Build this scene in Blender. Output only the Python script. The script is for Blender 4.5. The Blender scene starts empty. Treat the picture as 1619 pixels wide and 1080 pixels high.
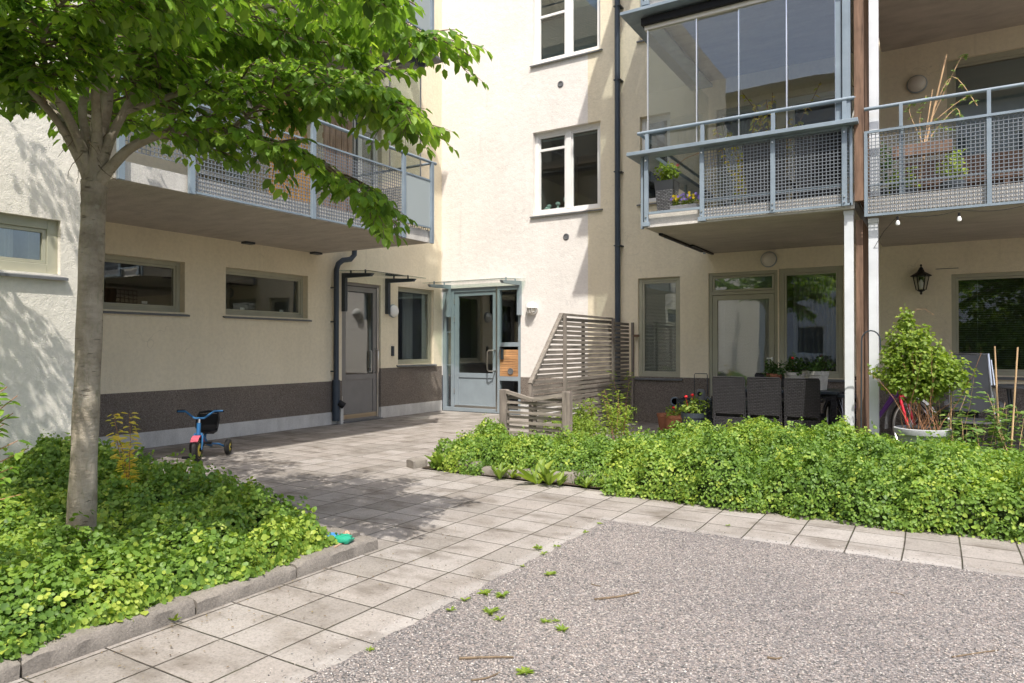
import bpy, math, random
import numpy as np
from mathutils import Vector, Matrix
R = math.radians
rnd = random.Random(7)
sc = bpy.context.scene
col = sc.collection

# ------------------------------------------------------------------ camera
CAMH = 1.25
cam_d = bpy.data.cameras.new("camera"); cam = bpy.data.objects.new("camera", cam_d)
col.objects.link(cam); sc.camera = cam
cam.location = (0, 0, CAMH)
cam.rotation_euler = (R(90) + math.atan(9/1101), 0, R(31.34))
cam_d.sensor_width = 36; cam_d.lens = 1101/1619*36
cam_d.clip_start = 0.05; cam_d.clip_end = 500

# ------------------------------------------------------------------ sky and sun
SUN = Vector((0.36, -0.50, 1.0)).normalized()
w = bpy.data.worlds.new("World"); sc.world = w; w.use_nodes = True
nt = w.node_tree; bg = nt.nodes["Background"]
sky = nt.nodes.new("ShaderNodeTexSky"); sky.sky_type = 'NISHITA'; sky.sun_disc = False
sky.sun_elevation = math.asin(SUN.z); sky.sun_rotation = math.atan2(SUN.x, SUN.y)
sky.air_density = 0.9; sky.dust_density = 3.0
nt.links.new(sky.outputs[0], bg.inputs[0]); bg.inputs[1].default_value = 0.15
sd = bpy.data.lights.new("sun", 'SUN'); sd.energy = 2.8; sd.angle = R(0.5); sd.color = (1, .955, .89)
so = bpy.data.objects.new("sun", sd); col.objects.link(so)
so.rotation_euler = (-SUN).to_track_quat('-Z', 'Y').to_euler(); so.location = (5, -8, 20)
sc.view_settings.view_transform = 'Standard'; sc.view_settings.look = 'None'
sc.view_settings.exposure = 1.0; sc.view_settings.gamma = 1
sc.render.engine = 'CYCLES'
try:
    sc.cycles.max_bounces = 12; sc.cycles.transparent_max_bounces = 16; sc.cycles.diffuse_bounces = 5
except Exception: pass

# ------------------------------------------------------------------ materials
def mat(name, color, rough=.8, metal=0, spec=.5):
    m = bpy.data.materials.new(name); m.use_nodes = True
    b = m.node_tree.nodes["Principled BSDF"]
    b.inputs["Base Color"].default_value = (*color, 1); b.inputs["Roughness"].default_value = rough
    b.inputs["Metallic"].default_value = metal; b.inputs["Specular IOR Level"].default_value = spec
    return m
def N(m, t, **kw):
    n = m.node_tree.nodes.new(t)
    for k, v in kw.items():
        if k.startswith('i_'):
            n.inputs[k[2:].replace('_', ' ')].default_value = v
        else: setattr(n, k, v)
    return n
def L(m, a, b): m.node_tree.links.new(a, b)
def B(m): return m.node_tree.nodes["Principled BSDF"]
def coord(m, scale=(1, 1, 1), obj=False):
    g = N(m, "ShaderNodeTexCoord") if obj else N(m, "ShaderNodeNewGeometry")
    mp = N(m, "ShaderNodeMapping"); mp.inputs["Scale"].default_value = scale
    L(m, g.outputs["Object"] if obj else g.outputs["Position"], mp.inputs[0])
    return mp.outputs[0]
def noise(m, co, scale, detail=4, rough=.55):
    n = N(m, "ShaderNodeTexNoise"); n.inputs["Scale"].default_value = scale
    n.inputs["Detail"].default_value = detail; n.inputs["Roughness"].default_value = rough
    L(m, co, n.inputs["Vector"]); return n.outputs["Fac"]
def ramp(m, fac, stops):
    r = N(m, "ShaderNodeValToRGB"); e = r.color_ramp.elements
    while len(e) < len(stops): e.new(.5)
    for i, (p, c) in enumerate(stops):
        e[i].position = p; e[i].color = (*c, 1) if len(c) == 3 else c
    L(m, fac, r.inputs[0]); return r.outputs["Color"]
def mix(m, fac, a, b, mode='MIX'):
    n = N(m, "ShaderNodeMix"); n.data_type = 'RGBA'; n.blend_type = mode
    for s, v in ((n.inputs[0], fac), (n.inputs[6], a), (n.inputs[7], b)):
        if hasattr(v, 'links') or hasattr(v, 'is_linked'): L(m, v, s)
        elif isinstance(v, (int, float)): s.default_value = v
        else: s.default_value = (*v, 1)
    return n.outputs[2]
def bump(m, h, dist=.01, strength=1, nrm=None):
    b = N(m, "ShaderNodeBump"); b.inputs["Distance"].default_value = dist; b.inputs["Strength"].default_value = strength
    L(m, h, b.inputs["Height"])
    if nrm is not None: L(m, nrm, b.inputs["Normal"])
    L(m, b.outputs[0], B(m).inputs["Normal"]); return b.outputs[0]
def math_(m, op, a, b=0.0, c=None):
    n = N(m, "ShaderNodeMath"); n.operation = op
    for i, v in enumerate((a, b) if c is None else (a, b, c)):
        if isinstance(v, (int, float)): n.inputs[i].default_value = v
        else: L(m, v, n.inputs[i])
    return n.outputs[0]

def plaster(name, c, rough_scale=90, bd=.006, dirt=.12):
    m = mat(name, c, .92, spec=.2); co = coord(m)
    lo = noise(m, co, 1.1, 5); st = noise(m, coord(m, (3, 3, .35)), 2.2, 5, .6)
    f = noise(m, co, 22, 5)
    a = ramp(m, lo, [(.3, tuple(x*(1-dirt) for x in c)), (.65, c)])
    b = mix(m, .22, a, ramp(m, st, [(.35, tuple(x*(.84) for x in c)), (.6, tuple(min(1, x*1.03) for x in c))]))
    d = mix(m, .3, b, ramp(m, f, [(.35, tuple(x*.82 for x in c)), (.6, tuple(min(1, x*1.03) for x in c))]))
    stk = ramp(m, noise(m, coord(m, (7, 7, .28)), 1.6, 5, .6), [(.60, (0, 0, 0)), (.74, (1, 1, 1))])
    d = mix(m, math_(m, 'MULTIPLY', math_(m, 'MULTIPLY', stk, ramp(m, noise(m, co, .8, 2), [(.45, (0, 0, 0)), (.6, (1, 1, 1))])), .30), d, tuple(x*.62 for x in c))
    cr = N(m, "ShaderNodeTexVoronoi"); cr.feature = 'DISTANCE_TO_EDGE'; cr.inputs["Scale"].default_value = .55
    wv = N(m, "ShaderNodeVectorMath"); wv.operation = 'ADD'; nz = N(m, "ShaderNodeTexNoise"); nz.inputs["Scale"].default_value = 3; L(m, co, nz.inputs["Vector"]); L(m, co, wv.inputs[0]); L(m, nz.outputs["Color"], wv.inputs[1]); L(m, wv.outputs[0], cr.inputs["Vector"])
    ck = ramp(m, cr.outputs["Distance"], [(.0, (1, 1, 1)), (.0022, (0, 0, 0))])
    d = mix(m, math_(m, 'MULTIPLY', math_(m, 'MULTIPLY', ck, ramp(m, noise(m, co, 1.3, 3), [(.5, (0, 0, 0)), (.62, (1, 1, 1))])), .45), d, tuple(x*.5 for x in c))
    L(m, d, B(m).inputs["Base Color"])
    n1 = noise(m, co, rough_scale, 6, .65); n2 = noise(m, co, 9, 3)
    h = math_(m, 'ADD', n1, math_(m, 'MULTIPLY', n2, 1.2)); bump(m, h, bd)
    return m
M = {}
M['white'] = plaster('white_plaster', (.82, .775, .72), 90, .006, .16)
M['rough'] = plaster('spattered_plaster', (.80, .755, .665), 80, .007, .16)
M['cream'] = plaster('cream_plaster', (.79, .705, .53), 90, .006, .15)
def concrete(name, c, sc_=1.0, bd=.004):
    m = mat(name, c, .85, spec=.25); co = coord(m)
    a = noise(m, co, 1.6*sc_, 6, .6); b = noise(m, coord(m, (1, 3.0, 1)), 2.2*sc_, 6, .65); s = noise(m, co, 120, 2)
    x = ramp(m, a, [(.3, tuple(v*.72 for v in c)), (.7, tuple(v*1.15 for v in c))])
    y = mix(m, .5, x, ramp(m, b, [(.35, tuple(v*.66 for v in c)), (.62, tuple(v*1.12 for v in c))]))
    z = mix(m, .22, y, ramp(m, s, [(.4, tuple(v*.5 for v in c)), (.6, tuple(v*1.3 for v in c))]))
    L(m, z, B(m).inputs["Base Color"]); bump(m, noise(m, co, 60, 6, .7), bd)
    return m
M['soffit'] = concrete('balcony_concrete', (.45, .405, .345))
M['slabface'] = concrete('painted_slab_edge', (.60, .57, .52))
M['base'] = concrete('base_concrete', (.60, .585, .56))
M['kerb'] = concrete('kerb_concrete', (.235, .21, .18), 3, .006)
def pebble(name, stops, scale, bd, rough=.75, patch=.0):
    m = mat(name, (.4, .4, .4), rough, spec=.3); co = coord(m)
    v = N(m, "ShaderNodeTexVoronoi"); v.inputs["Scale"].default_value = scale; L(m, co, v.inputs["Vector"])
    sp = N(m, "ShaderNodeSeparateColor"); L(m, v.outputs["Color"], sp.inputs[0])
    c = ramp(m, sp.outputs[0], stops); m.node_tree.nodes[-1].name = 'r'
    dk = ramp(m, v.outputs["Distance"], [(.35, (1, 1, 1)), (.95, (.55, .53, .5))])
    c2 = mix(m, 1.0, c, dk, 'MULTIPLY')
    lo = ramp(m, noise(m, co, .9, 5), [(.35, (.84, .83, .83)), (.65, (1.06, 1.03, 1.0))])
    c3 = mix(m, 1.0, c2, lo, 'MULTIPLY')
    L(m, c3, B(m).inputs["Base Color"])
    bump(m, math_(m, 'ADD', math_(m, 'MULTIPLY', v.outputs["Distance"], -1.0), math_(m, 'MULTIPLY', sp.outputs[1], .6)), bd)
    return m
M['gravel'] = pebble('pink_grey_gravel', [(0, (.085, .085, .085)), (.22, (.19, .187, .187)), (.45, (.33, .285, .265)), (.62, (.245, .24, .24)), (.82, (.39, .345, .32)), (1, (.54, .515, .49))], 135, .006)
M['plinth'] = pebble('pebbledash_plinth', [(0, (.18, .15, .125)), (.3, (.25, .215, .185)), (.65, (.30, .26, .225)), (.9, (.36, .32, .285)), (1, (.42, .385, .35))], 115, .009, .88)

def gs():
    m = mat('gravel_stone', (.4, .38, .36), .8, spec=.3); g = N(m, "ShaderNodeNewGeometry")
    L(m, ramp(m, g.outputs["Random Per Island"], [(0, (.11, .11, .11)), (.3, (.27, .26, .255)), (.55, (.43, .36, .32)), (.8, (.50, .45, .40)), (1, (.66, .63, .59))]), B(m).inputs["Base Color"]); return m
M['gravelstone'] = gs()
def paver_mat():
    m = mat('concrete_pavers', (.5, .47, .44), .88, spec=.25); co = coord(m)
    sx = N(m, "ShaderNodeSeparateXYZ"); L(m, co, sx.inputs[0])
    px, py = .306, .306
    # slight wander of the joints
    wob = noise(m, co, 1.7, 2)
    X = math_(m, 'ADD', math_(m, 'MULTIPLY', sx.outputs[0], 1/px), math_(m, 'MULTIPLY', wob, .05))
    Y = math_(m, 'ADD', math_(m, 'MULTIPLY', sx.outputs[1], 1/py), math_(m, 'MULTIPLY', wob, -.05))
    X = math_(m, 'ADD', X, 2.01/px+100); Y = math_(m, 'ADD', Y, -4.66/py+100)
    def joint(T, jw):
        f = math_(m, 'FRACT', T); d = math_(m, 'MINIMUM', f, math_(m, 'SUBTRACT', 1, f))
        return math_(m, 'SUBTRACT', 1, math_(m, 'MINIMUM', 1, math_(m, 'MULTIPLY', d, 1/jw)))
    jw = math_(m, 'ADD', .012, 0)
    j = math_(m, 'MAXIMUM', joint(X, .020), joint(Y, .018))
    cell = N(m, "ShaderNodeCombineXYZ"); L(m, math_(m, 'FLOOR', X), cell.inputs[0]); L(m, math_(m, 'FLOOR', Y), cell.inputs[1])
    wn = N(m, "ShaderNodeTexWhiteNoise"); L(m, cell.outputs[0], wn.inputs[0])
    base = ramp(m, wn.outputs["Value"], [(0, (.43, .395, .345)), (.5, (.51, .465, .41)), (1, (.57, .53, .475))])
    n1 = noise(m, co, 2.6, 7, .65)
    c = mix(m, .75, base, mix(m, 1.0, base, ramp(m, n1, [(.30, (.60, .56, .50)), (.48, (.95, .94, .93)), (.70, (1.16, 1.15, 1.14))]), 'MULTIPLY'))
    n2 = noise(m, co, 85, 3, .7)
    c = mix(m, .6, c, mix(m, 1.0, c, ramp(m, n2, [(.33, (.62, .62, .6)), (.5, (1, 1, 1)), (.72, (1.22, 1.2, 1.18))]), 'MULTIPLY'))
    # dark damp blotches
    n3 = noise(m, coord(m, (1.1, 2.0, 1)), 1.9, 5, .6)
    bl = ramp(m, n3, [(.53, (0, 0, 0)), (.66, (1, 1, 1))]); c = mix(m, math_(m, 'MULTIPLY', bl, .6), c, (.20, .165, .125))
    # specks
    n4 = noise(m, co, 34, 2, .5); spk = ramp(m, n4, [(.70, (0, 0, 0)), (.74, (1, 1, 1))]); c = mix(m, math_(m, 'MULTIPLY', spk, .6), c, (.10, .08, .06))
    # worn joints, uneven and partly mossy
    jn = noise(m, co, 14, 4, .6); jm = math_(m, 'MULTIPLY', j, ramp(m, jn, [(.3, (.55, .55, .55)), (.55, (1, 1, 1))]))
    moss = ramp(m, noise(m, co, 6, 3), [(.42, (.15, .125, .095)), (.66, (.13, .135, .065))])
    # pale lime bloom along the slabs that border the gravel
    ex = math_(m, 'ABSOLUTE', math_(m, 'ADD', sx.outputs[0], 2.06)); ey = math_(m, 'ABSOLUTE', math_(m, 'SUBTRACT', sx.outputs[1], 4.70))
    inx = math_(m, 'LESS_THAN', sx.outputs[1], 4.72); iny = math_(m, 'GREATER_THAN', sx.outputs[0], -2.1)
    near = math_(m, 'MAXIMUM', math_(m, 'MULTIPLY', inx, math_(m, 'SUBTRACT', 1, math_(m, 'MINIMUM', 1, math_(m, 'MULTIPLY', ex, 9.0)))), math_(m, 'MULTIPLY', iny, math_(m, 'SUBTRACT', 1, math_(m, 'MINIMUM', 1, math_(m, 'MULTIPLY', ey, 8.0)))))
    lime = ramp(m, math_(m, 'MULTIPLY', near, math_(m, 'ADD', noise(m, co, 7, 5, .65), .45)), [(.38, (0, 0, 0)), (.62, (1, 1, 1))])
    c = mix(m, math_(m, 'MULTIPLY', lime, .20), c, (.86, .83, .78))
    jf = ramp(m, jm, [(.15, (0, 0, 0)), (.6, (1, 1, 1))]); c = mix(m, jf, c, moss)
    c = mix(m, 1.0, c, (.575, .575, .59), 'MULTIPLY')
    L(m, c, B(m).inputs["Base Color"])
    h = math_(m, 'ADD', math_(m, 'MULTIPLY', jm, -1.6), math_(m, 'MULTIPLY', noise(m, co, 70, 5, .7), .5))
    sc_ = N(m, "ShaderNodeSeparateColor"); L(m, wn.outputs["Color"], sc_.inputs[0])
    tx = math_(m, 'MULTIPLY', math_(m, 'FRACT', X), math_(m, 'SUBTRACT', sc_.outputs[0], .5)); ty = math_(m, 'MULTIPLY', math_(m, 'FRACT', Y), math_(m, 'SUBTRACT', sc_.outputs[1], .5))
    h = math_(m, 'ADD', h, math_(m, 'MULTIPLY', math_(m, 'ADD', tx, ty), 1.6))
    bump(m, h, .006); return m
M['paver'] = paver_mat()

def wood(name, c, axis=2, scale=1.0, rough=.8):
    m = mat(name, c, rough, spec=.25)
    s = [14, 14, 14]; s[axis] = 1.2
    co = coord(m, tuple(x*scale for x in s)); n = noise(m, co, 2.2, 6, .65); k = noise(m, coord(m), 5, 3)
    a = ramp(m, n, [(.28, tuple(v*.45 for v in c)), (.5, tuple(v*.9 for v in c)), (.75, tuple(min(1, v*1.3) for v in c))])
    b = mix(m, .5, a, mix(m, 1.0, a, ramp(m, k, [(.3, (.65, .63, .6)), (.7, (1.2, 1.18, 1.15))]), 'MULTIPLY'))
    L(m, b, B(m).inputs["Base Color"]); bump(m, n, .004); return m
M['greywood_y'] = wood('weathered_wood', (.225, .20, .17), 1)
M['greywood_x'] = wood('weathered_wood_cross', (.27, .24, .205), 0)
M['greywood_z'] = wood('weathered_wood_post', (.24, .21, .18), 2)
M['brownwood'] = wood('brown_stained_wood', (.20, .125, .085), 2)
M['orangewood'] = wood('oiled_oak', (.55, .30, .14), 0)
M['orangeboard'] = wood('orange_stained_board', (.78, .40, .10), 2, .6)
M['pinkwood'] = wood('bare_pallet_wood', (.50, .33, .23), 2)
M['bark'] = None
def bark():
    m = mat('smooth_grey_bark', (.36, .31, .25), .85, spec=.2)
    a = noise(m, coord(m), 5, 6, .6); b = noise(m, coord(m, (5, 5, 14)), 2.6, 5, .6); l = noise(m, coord(m, (1, 1, .25)), 34, 6, .75)
    c = ramp(m, a, [(.3, (.19, .155, .11)), (.5, (.33, .285, .22)), (.72, (.46, .405, .33))])
    c = mix(m, .5, c, mix(m, 1.0, c, ramp(m, b, [(.34, (.72, .70, .66)), (.46, (1, 1, 1)), (.7, (1.15, 1.13, 1.1))]), 'MULTIPLY'))
    c = mix(m, math_(m, 'MULTIPLY', ramp(m, l, [(.55, (0, 0, 0)), (.68, (1, 1, 1))]), .5), c, (.20, .20, .11))
    mk = ramp(m, noise(m, coord(m, (9, 9, 42)), 1.5, 3, .5), [(.66, (0, 0, 0)), (.72, (1, 1, 1))]); c = mix(m, math_(m, 'MULTIPLY', mk, .6), c, (.09, .07, .05))
    lich = ramp(m, noise(m, coord(m), 9, 5, .6), [(.60, (0, 0, 0)), (.68, (1, 1, 1))]); c = mix(m, math_(m, 'MULTIPLY', lich, .35), c, (.44, .45, .36))
    L(m, c, B(m).inputs["Base Color"])
    bump(m, math_(m, 'ADD', math_(m, 'ADD', math_(m, 'MULTIPLY', b, .8), l), math_(m, 'MULTIPLY', mk, -.5)), .012); return m
M['bark'] = bark()
def painted(name, c, rough=.45, var=.1):
    m = mat(name, c, rough, spec=.45); n = noise(m, coord(m), 4, 5, .6)
    L(m, ramp(m, n, [(.3, tuple(v*(1-var) for v in c)), (.7, tuple(min(1, v*(1+var*.5)) for v in c))]), B(m).inputs["Base Color"])
    L(m, ramp(m, noise(m, coord(m), 11, 4), [(.3, (rough*.8,)*3), (.7, (min(1, rough*1.3),)*3)]), B(m).inputs["Roughness"])
    return m
M['slate'] = painted('slate_blue_steel', (.27, .315, .345), .42)
M['doorgrey'] = painted('door_grey_paint', (.25, .285, .31), .4)
M['galv'] = painted('galvanised_steel', (.215, .265, .305), .45, .2)
M['wire'] = painted('grey_wire', (.17, .19, .21), .55)
M['charcoal'] = painted('charcoal_metal', (.035, .045, .055), .4)
M['pipe'] = painted('dark_blue_pipe', (.035, .05, .07), .45)
M['sill'] = painted('grey_sill_metal', (.13, .135, .14), .5)
M['whitepaint'] = painted('white_frame_paint', (.78, .77, .74), .5, .06)
M['olive'] = painted('olive_grey_frame_paint', (.38, .37, .28), .5, .08)
M['colwhite'] = painted('white_column_paint', (.62, .64, .65), .5, .12)
M['steel'] = mat('brushed_steel', (.62, .60, .56), .28, 1)
M['brass'] = mat('worn_kickplate', (.55, .46, .34), .4, 1)
M['alu'] = mat('aluminium', (.70, .71, .72), .35, 1)
M['black'] = mat('black_plastic', (.012, .012, .013), .5, spec=.2)
M['rubber'] = mat('black_rubber', (.02, .019, .018), .75)
M['room'] = mat('dim_room', (.16, .155, .145), .9)
M['roomlight'] = mat('pale_room', (.42, .40, .36), .9)
M['blind'] = painted('blue_grey_blind', (.33, .39, .40), .5, .05)
M['blindwhite'] = painted('pale_blind', (.82, .82, .79), .6, .04)
M['curtain'] = mat('cream_curtain', (.70, .64, .50), .9)
M['greycurtain'] = mat('grey_curtain', (.42, .42, .40), .9)
M['opal'] = mat('opal_lamp_glass', (.62, .58, .50), .35)
M['opalwhite'] = mat('white_lamp_dome', (.80, .79, .76), .35)
M['terracotta'] = concrete('terracotta', (.36, .15, .085), 4)
M['potwhite'] = concrete('cream_pot', (.62, .60, .54), 4, .001)
M['potgrey'] = concrete('pale_grey_pot', (.40, .41, .42), 4, .001)
M['twigbark'] = wood('brown_twig_bark', (.20, .15, .10), 2)
M['under'] = concrete('leaf_gap_shade', (.045, .07, .02), 6, .04)  # dark mound colour: the shade between the leaves is put into it
M['soil'] = concrete('dark_soil', (.095, .07, .048), 5, .03)
M['sand'] = concrete('bare_sandy_soil', (.42, .34, .24), 5, .02)
M['blue'] = painted('blue_bike_paint', (.022, .12, .27), .4)
M['yellow'] = painted('yellow_wheel_plastic', (.72, .57, .09), .4)
M['pinkred'] = painted('red_pink_plastic', (.55, .10, .14), .4)
M['red'] = painted('red_bike_paint', (.62, .012, .035), .3)
M['purple'] = painted('purple_paint', (.16, .06, .32), .3)
M['mint'] = mat('mint_figure', (.45, .66, .58), .6)
M['toyblue'] = mat('blue_toy_plastic', (.05, .22, .48), .4)
M['toygreen'] = mat('green_toy_plastic', (.02, .30, .18), .4)
M['bamboo'] = wood('bamboo_cane', (.62, .42, .24), 2)
M['drystem'] = wood('dry_brown_stem', (.42, .22, .12), 2)
M['sling'] = mat('grey_sling_fabric', (.16, .165, .17), .85)
M['petalred'] = mat('red_petals', (.75, .015, .02), .6)
M['petalpink'] = mat('pink_petals', (.80, .22, .18), .6)
M['petalyellow'] = mat('yellow_petals', (.85, .65, .03), .6)
M['petalviolet'] = mat('violet_petals', (.38, .28, .75), .6)
M['stone'] = concrete('pale_stone', (.62, .60, .56), 4)
M['bulb'] = mat('clear_bulb', (.75, .75, .72), .08, spec=.8)
def wicker(name, c):
    m = mat(name, c, .55, spec=.45); co = coord(m, (1, 1, 1), True)
    sx = N(m, "ShaderNodeSeparateXYZ"); L(m, co, sx.inputs[0])
    cb = N(m, "ShaderNodeCombineXYZ"); L(m, math_(m, 'ADD', sx.outputs[0], sx.outputs[1]), cb.inputs[0]); L(m, sx.outputs[2], cb.inputs[1])
    b = N(m, "ShaderNodeTexBrick"); L(m, cb.outputs[0], b.inputs["Vector"])
    b.inputs["Scale"].default_value = 1; b.inputs["Brick Width"].default_value = .045; b.inputs["Row Height"].default_value = .019
    b.inputs["Mortar Size"].default_value = .0048; b.inputs["Mortar Smooth"].default_value = .6
    b.inputs["Color1"].default_value = (*[v*1.5 for v in c], 1); b.inputs["Color2"].default_value = (*[v*.8 for v in c], 1); b.inputs["Mortar"].default_value = (*[v*.25 for v in c], 1)
    L(m, b.outputs["Color"], B(m).inputs["Base Color"]); bump(m, math_(m, 'MULTIPLY', b.outputs["Fac"], -1), .006); return m
M['wicker'] = wicker('dark_grey_wicker', (.026, .025, .028))
M['wickerlight'] = wicker('light_grey_wicker', (.34, .34, .33))
def glass(name, tint=(.86, .90, .89), base=.05, gain=1.0):
    m = bpy.data.materials.new(name); m.use_nodes = True; t = m.node_tree; t.nodes.clear()
    o = t.nodes.new("ShaderNodeOutputMaterial"); mx = t.nodes.new("ShaderNodeMixShader")
    tr = t.nodes.new("ShaderNodeBsdfTransparent"); tr.inputs[0].default_value = (*tint, 1)
    gl = t.nodes.new("ShaderNodeBsdfGlossy"); gl.inputs["Roughness"].default_value = 0.0
    gg = t.nodes.new("ShaderNodeNewGeometry"); dt = t.nodes.new("ShaderNodeVectorMath"); dt.operation = 'DOT_PRODUCT'
    t.links.new(gg.outputs["Normal"], dt.inputs[0]); t.links.new(gg.outputs["Incoming"], dt.inputs[1])
    def mm(op, a, b):
        q = t.nodes.new("ShaderNodeMath"); q.operation = op
        for i, v in enumerate((a, b)):
            if isinstance(v, float): q.inputs[i].default_value = v
            else: t.links.new(v, q.inputs[i])
        return q
    ab = mm('ABSOLUTE', dt.outputs["Value"], 0.0); om = mm('SUBTRACT', 1.0, ab.outputs[0]); pw = mm('POWER', om.outputs[0], 5.0)
    lw = mm('ADD', mm('MULTIPLY', pw.outputs[0], .95).outputs[0], .045)
    ad = t.nodes.new("ShaderNodeMath"); ad.operation = 'MULTIPLY_ADD'; ad.use_clamp = True
    ad.inputs[1].default_value = gain; ad.inputs[2].default_value = base
    t.links.new(lw.outputs[0], ad.inputs[0]); t.links.new(ad.outputs[0], mx.inputs[0])
    t.links.new(tr.outputs[0], mx.inputs[1]); t.links.new(gl.outputs[0], mx.inputs[2]); t.links.new(mx.outputs[0], o.inputs[0])
    # faintly wavy pane
    n = t.nodes.new("ShaderNodeTexNoise"); n.inputs["Scale"].default_value = 1.3; bp = t.nodes.new("ShaderNodeBump"); bp.inputs["Distance"].default_value = .0012
    g = t.nodes.new("ShaderNodeNewGeometry"); t.links.new(g.outputs["Position"], n.inputs["Vector"]); t.links.new(n.outputs["Fac"], bp.inputs["Height"]); t.links.new(bp.outputs[0], gl.inputs["Normal"])
    return m
M['glass'] = glass('window_glass', (.86, .89, .88), .06, 1.6)
M['clearglass'] = glass('clear_glass', (.94, .965, .955), .02, 1.2)
M['canopyglass'] = glass('green_canopy_glass', (.82, .90, .86), .04, 1.2)
def leafmat(name, dark, mid, bright, transl=.4):
    m = bpy.data.materials.new(name); m.use_nodes = True; b = B(m)
    at = N(m, "ShaderNodeAttribute"); at.attribute_name = "var"
    c = ramp(m, at.outputs["Fac"], [(0, dark), (.5, mid), (1, bright)])
    L(m, c, b.inputs["Base Color"]); b.inputs["Roughness"].default_value = .48; b.inputs["Specular IOR Level"].default_value = .35
    tr = N(m, "ShaderNodeBsdfTranslucent"); L(m, mix(m, 1.0, c, (1.35, 1.35, .62), 'MULTIPLY'), tr.inputs[0])
    mx = N(m, "ShaderNodeMixShader"); mx.inputs[0].default_value = transl
    L(m, b.outputs[0], mx.inputs[1]); L(m, tr.outputs[0], mx.inputs[2]); L(m, mx.outputs[0], m.node_tree.nodes["Material Output"].inputs[0])
    return m
M['treeleaf'] = leafmat('tree_leaf', (.065, .125, .028), (.19, .33, .052), (.42, .56, .090), .52)  # random leaf tones, with sun patches put into the wide colour range
M['coverleaf'] = leafmat('ground_cover_leaf', (.085, .165, .034), (.19, .315, .052), (.42, .50, .085), .40)
M['brightleaf'] = leafmat('bright_leaf', (.10, .17, .03), (.21, .31, .05), (.40, .46, .08), .45)
M['blueleaf'] = leafmat('tomato_leaf', (.08, .16, .05), (.15, .25, .07), (.28, .36, .10), .4)
M['litter'] = leafmat('dry_leaf_crumbs', (.07, .045, .025), (.16, .10, .05), (.26, .20, .07), .1)
M['darkleaf'] = leafmat('dark_leaf', (.03, .07, .018), (.055, .11, .025), (.10, .17, .035), .3)
M['yellowleaf'] = leafmat('yellow_leaf', (.34, .42, .05), (.62, .60, .09), (.80, .58, .18), .5)

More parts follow.
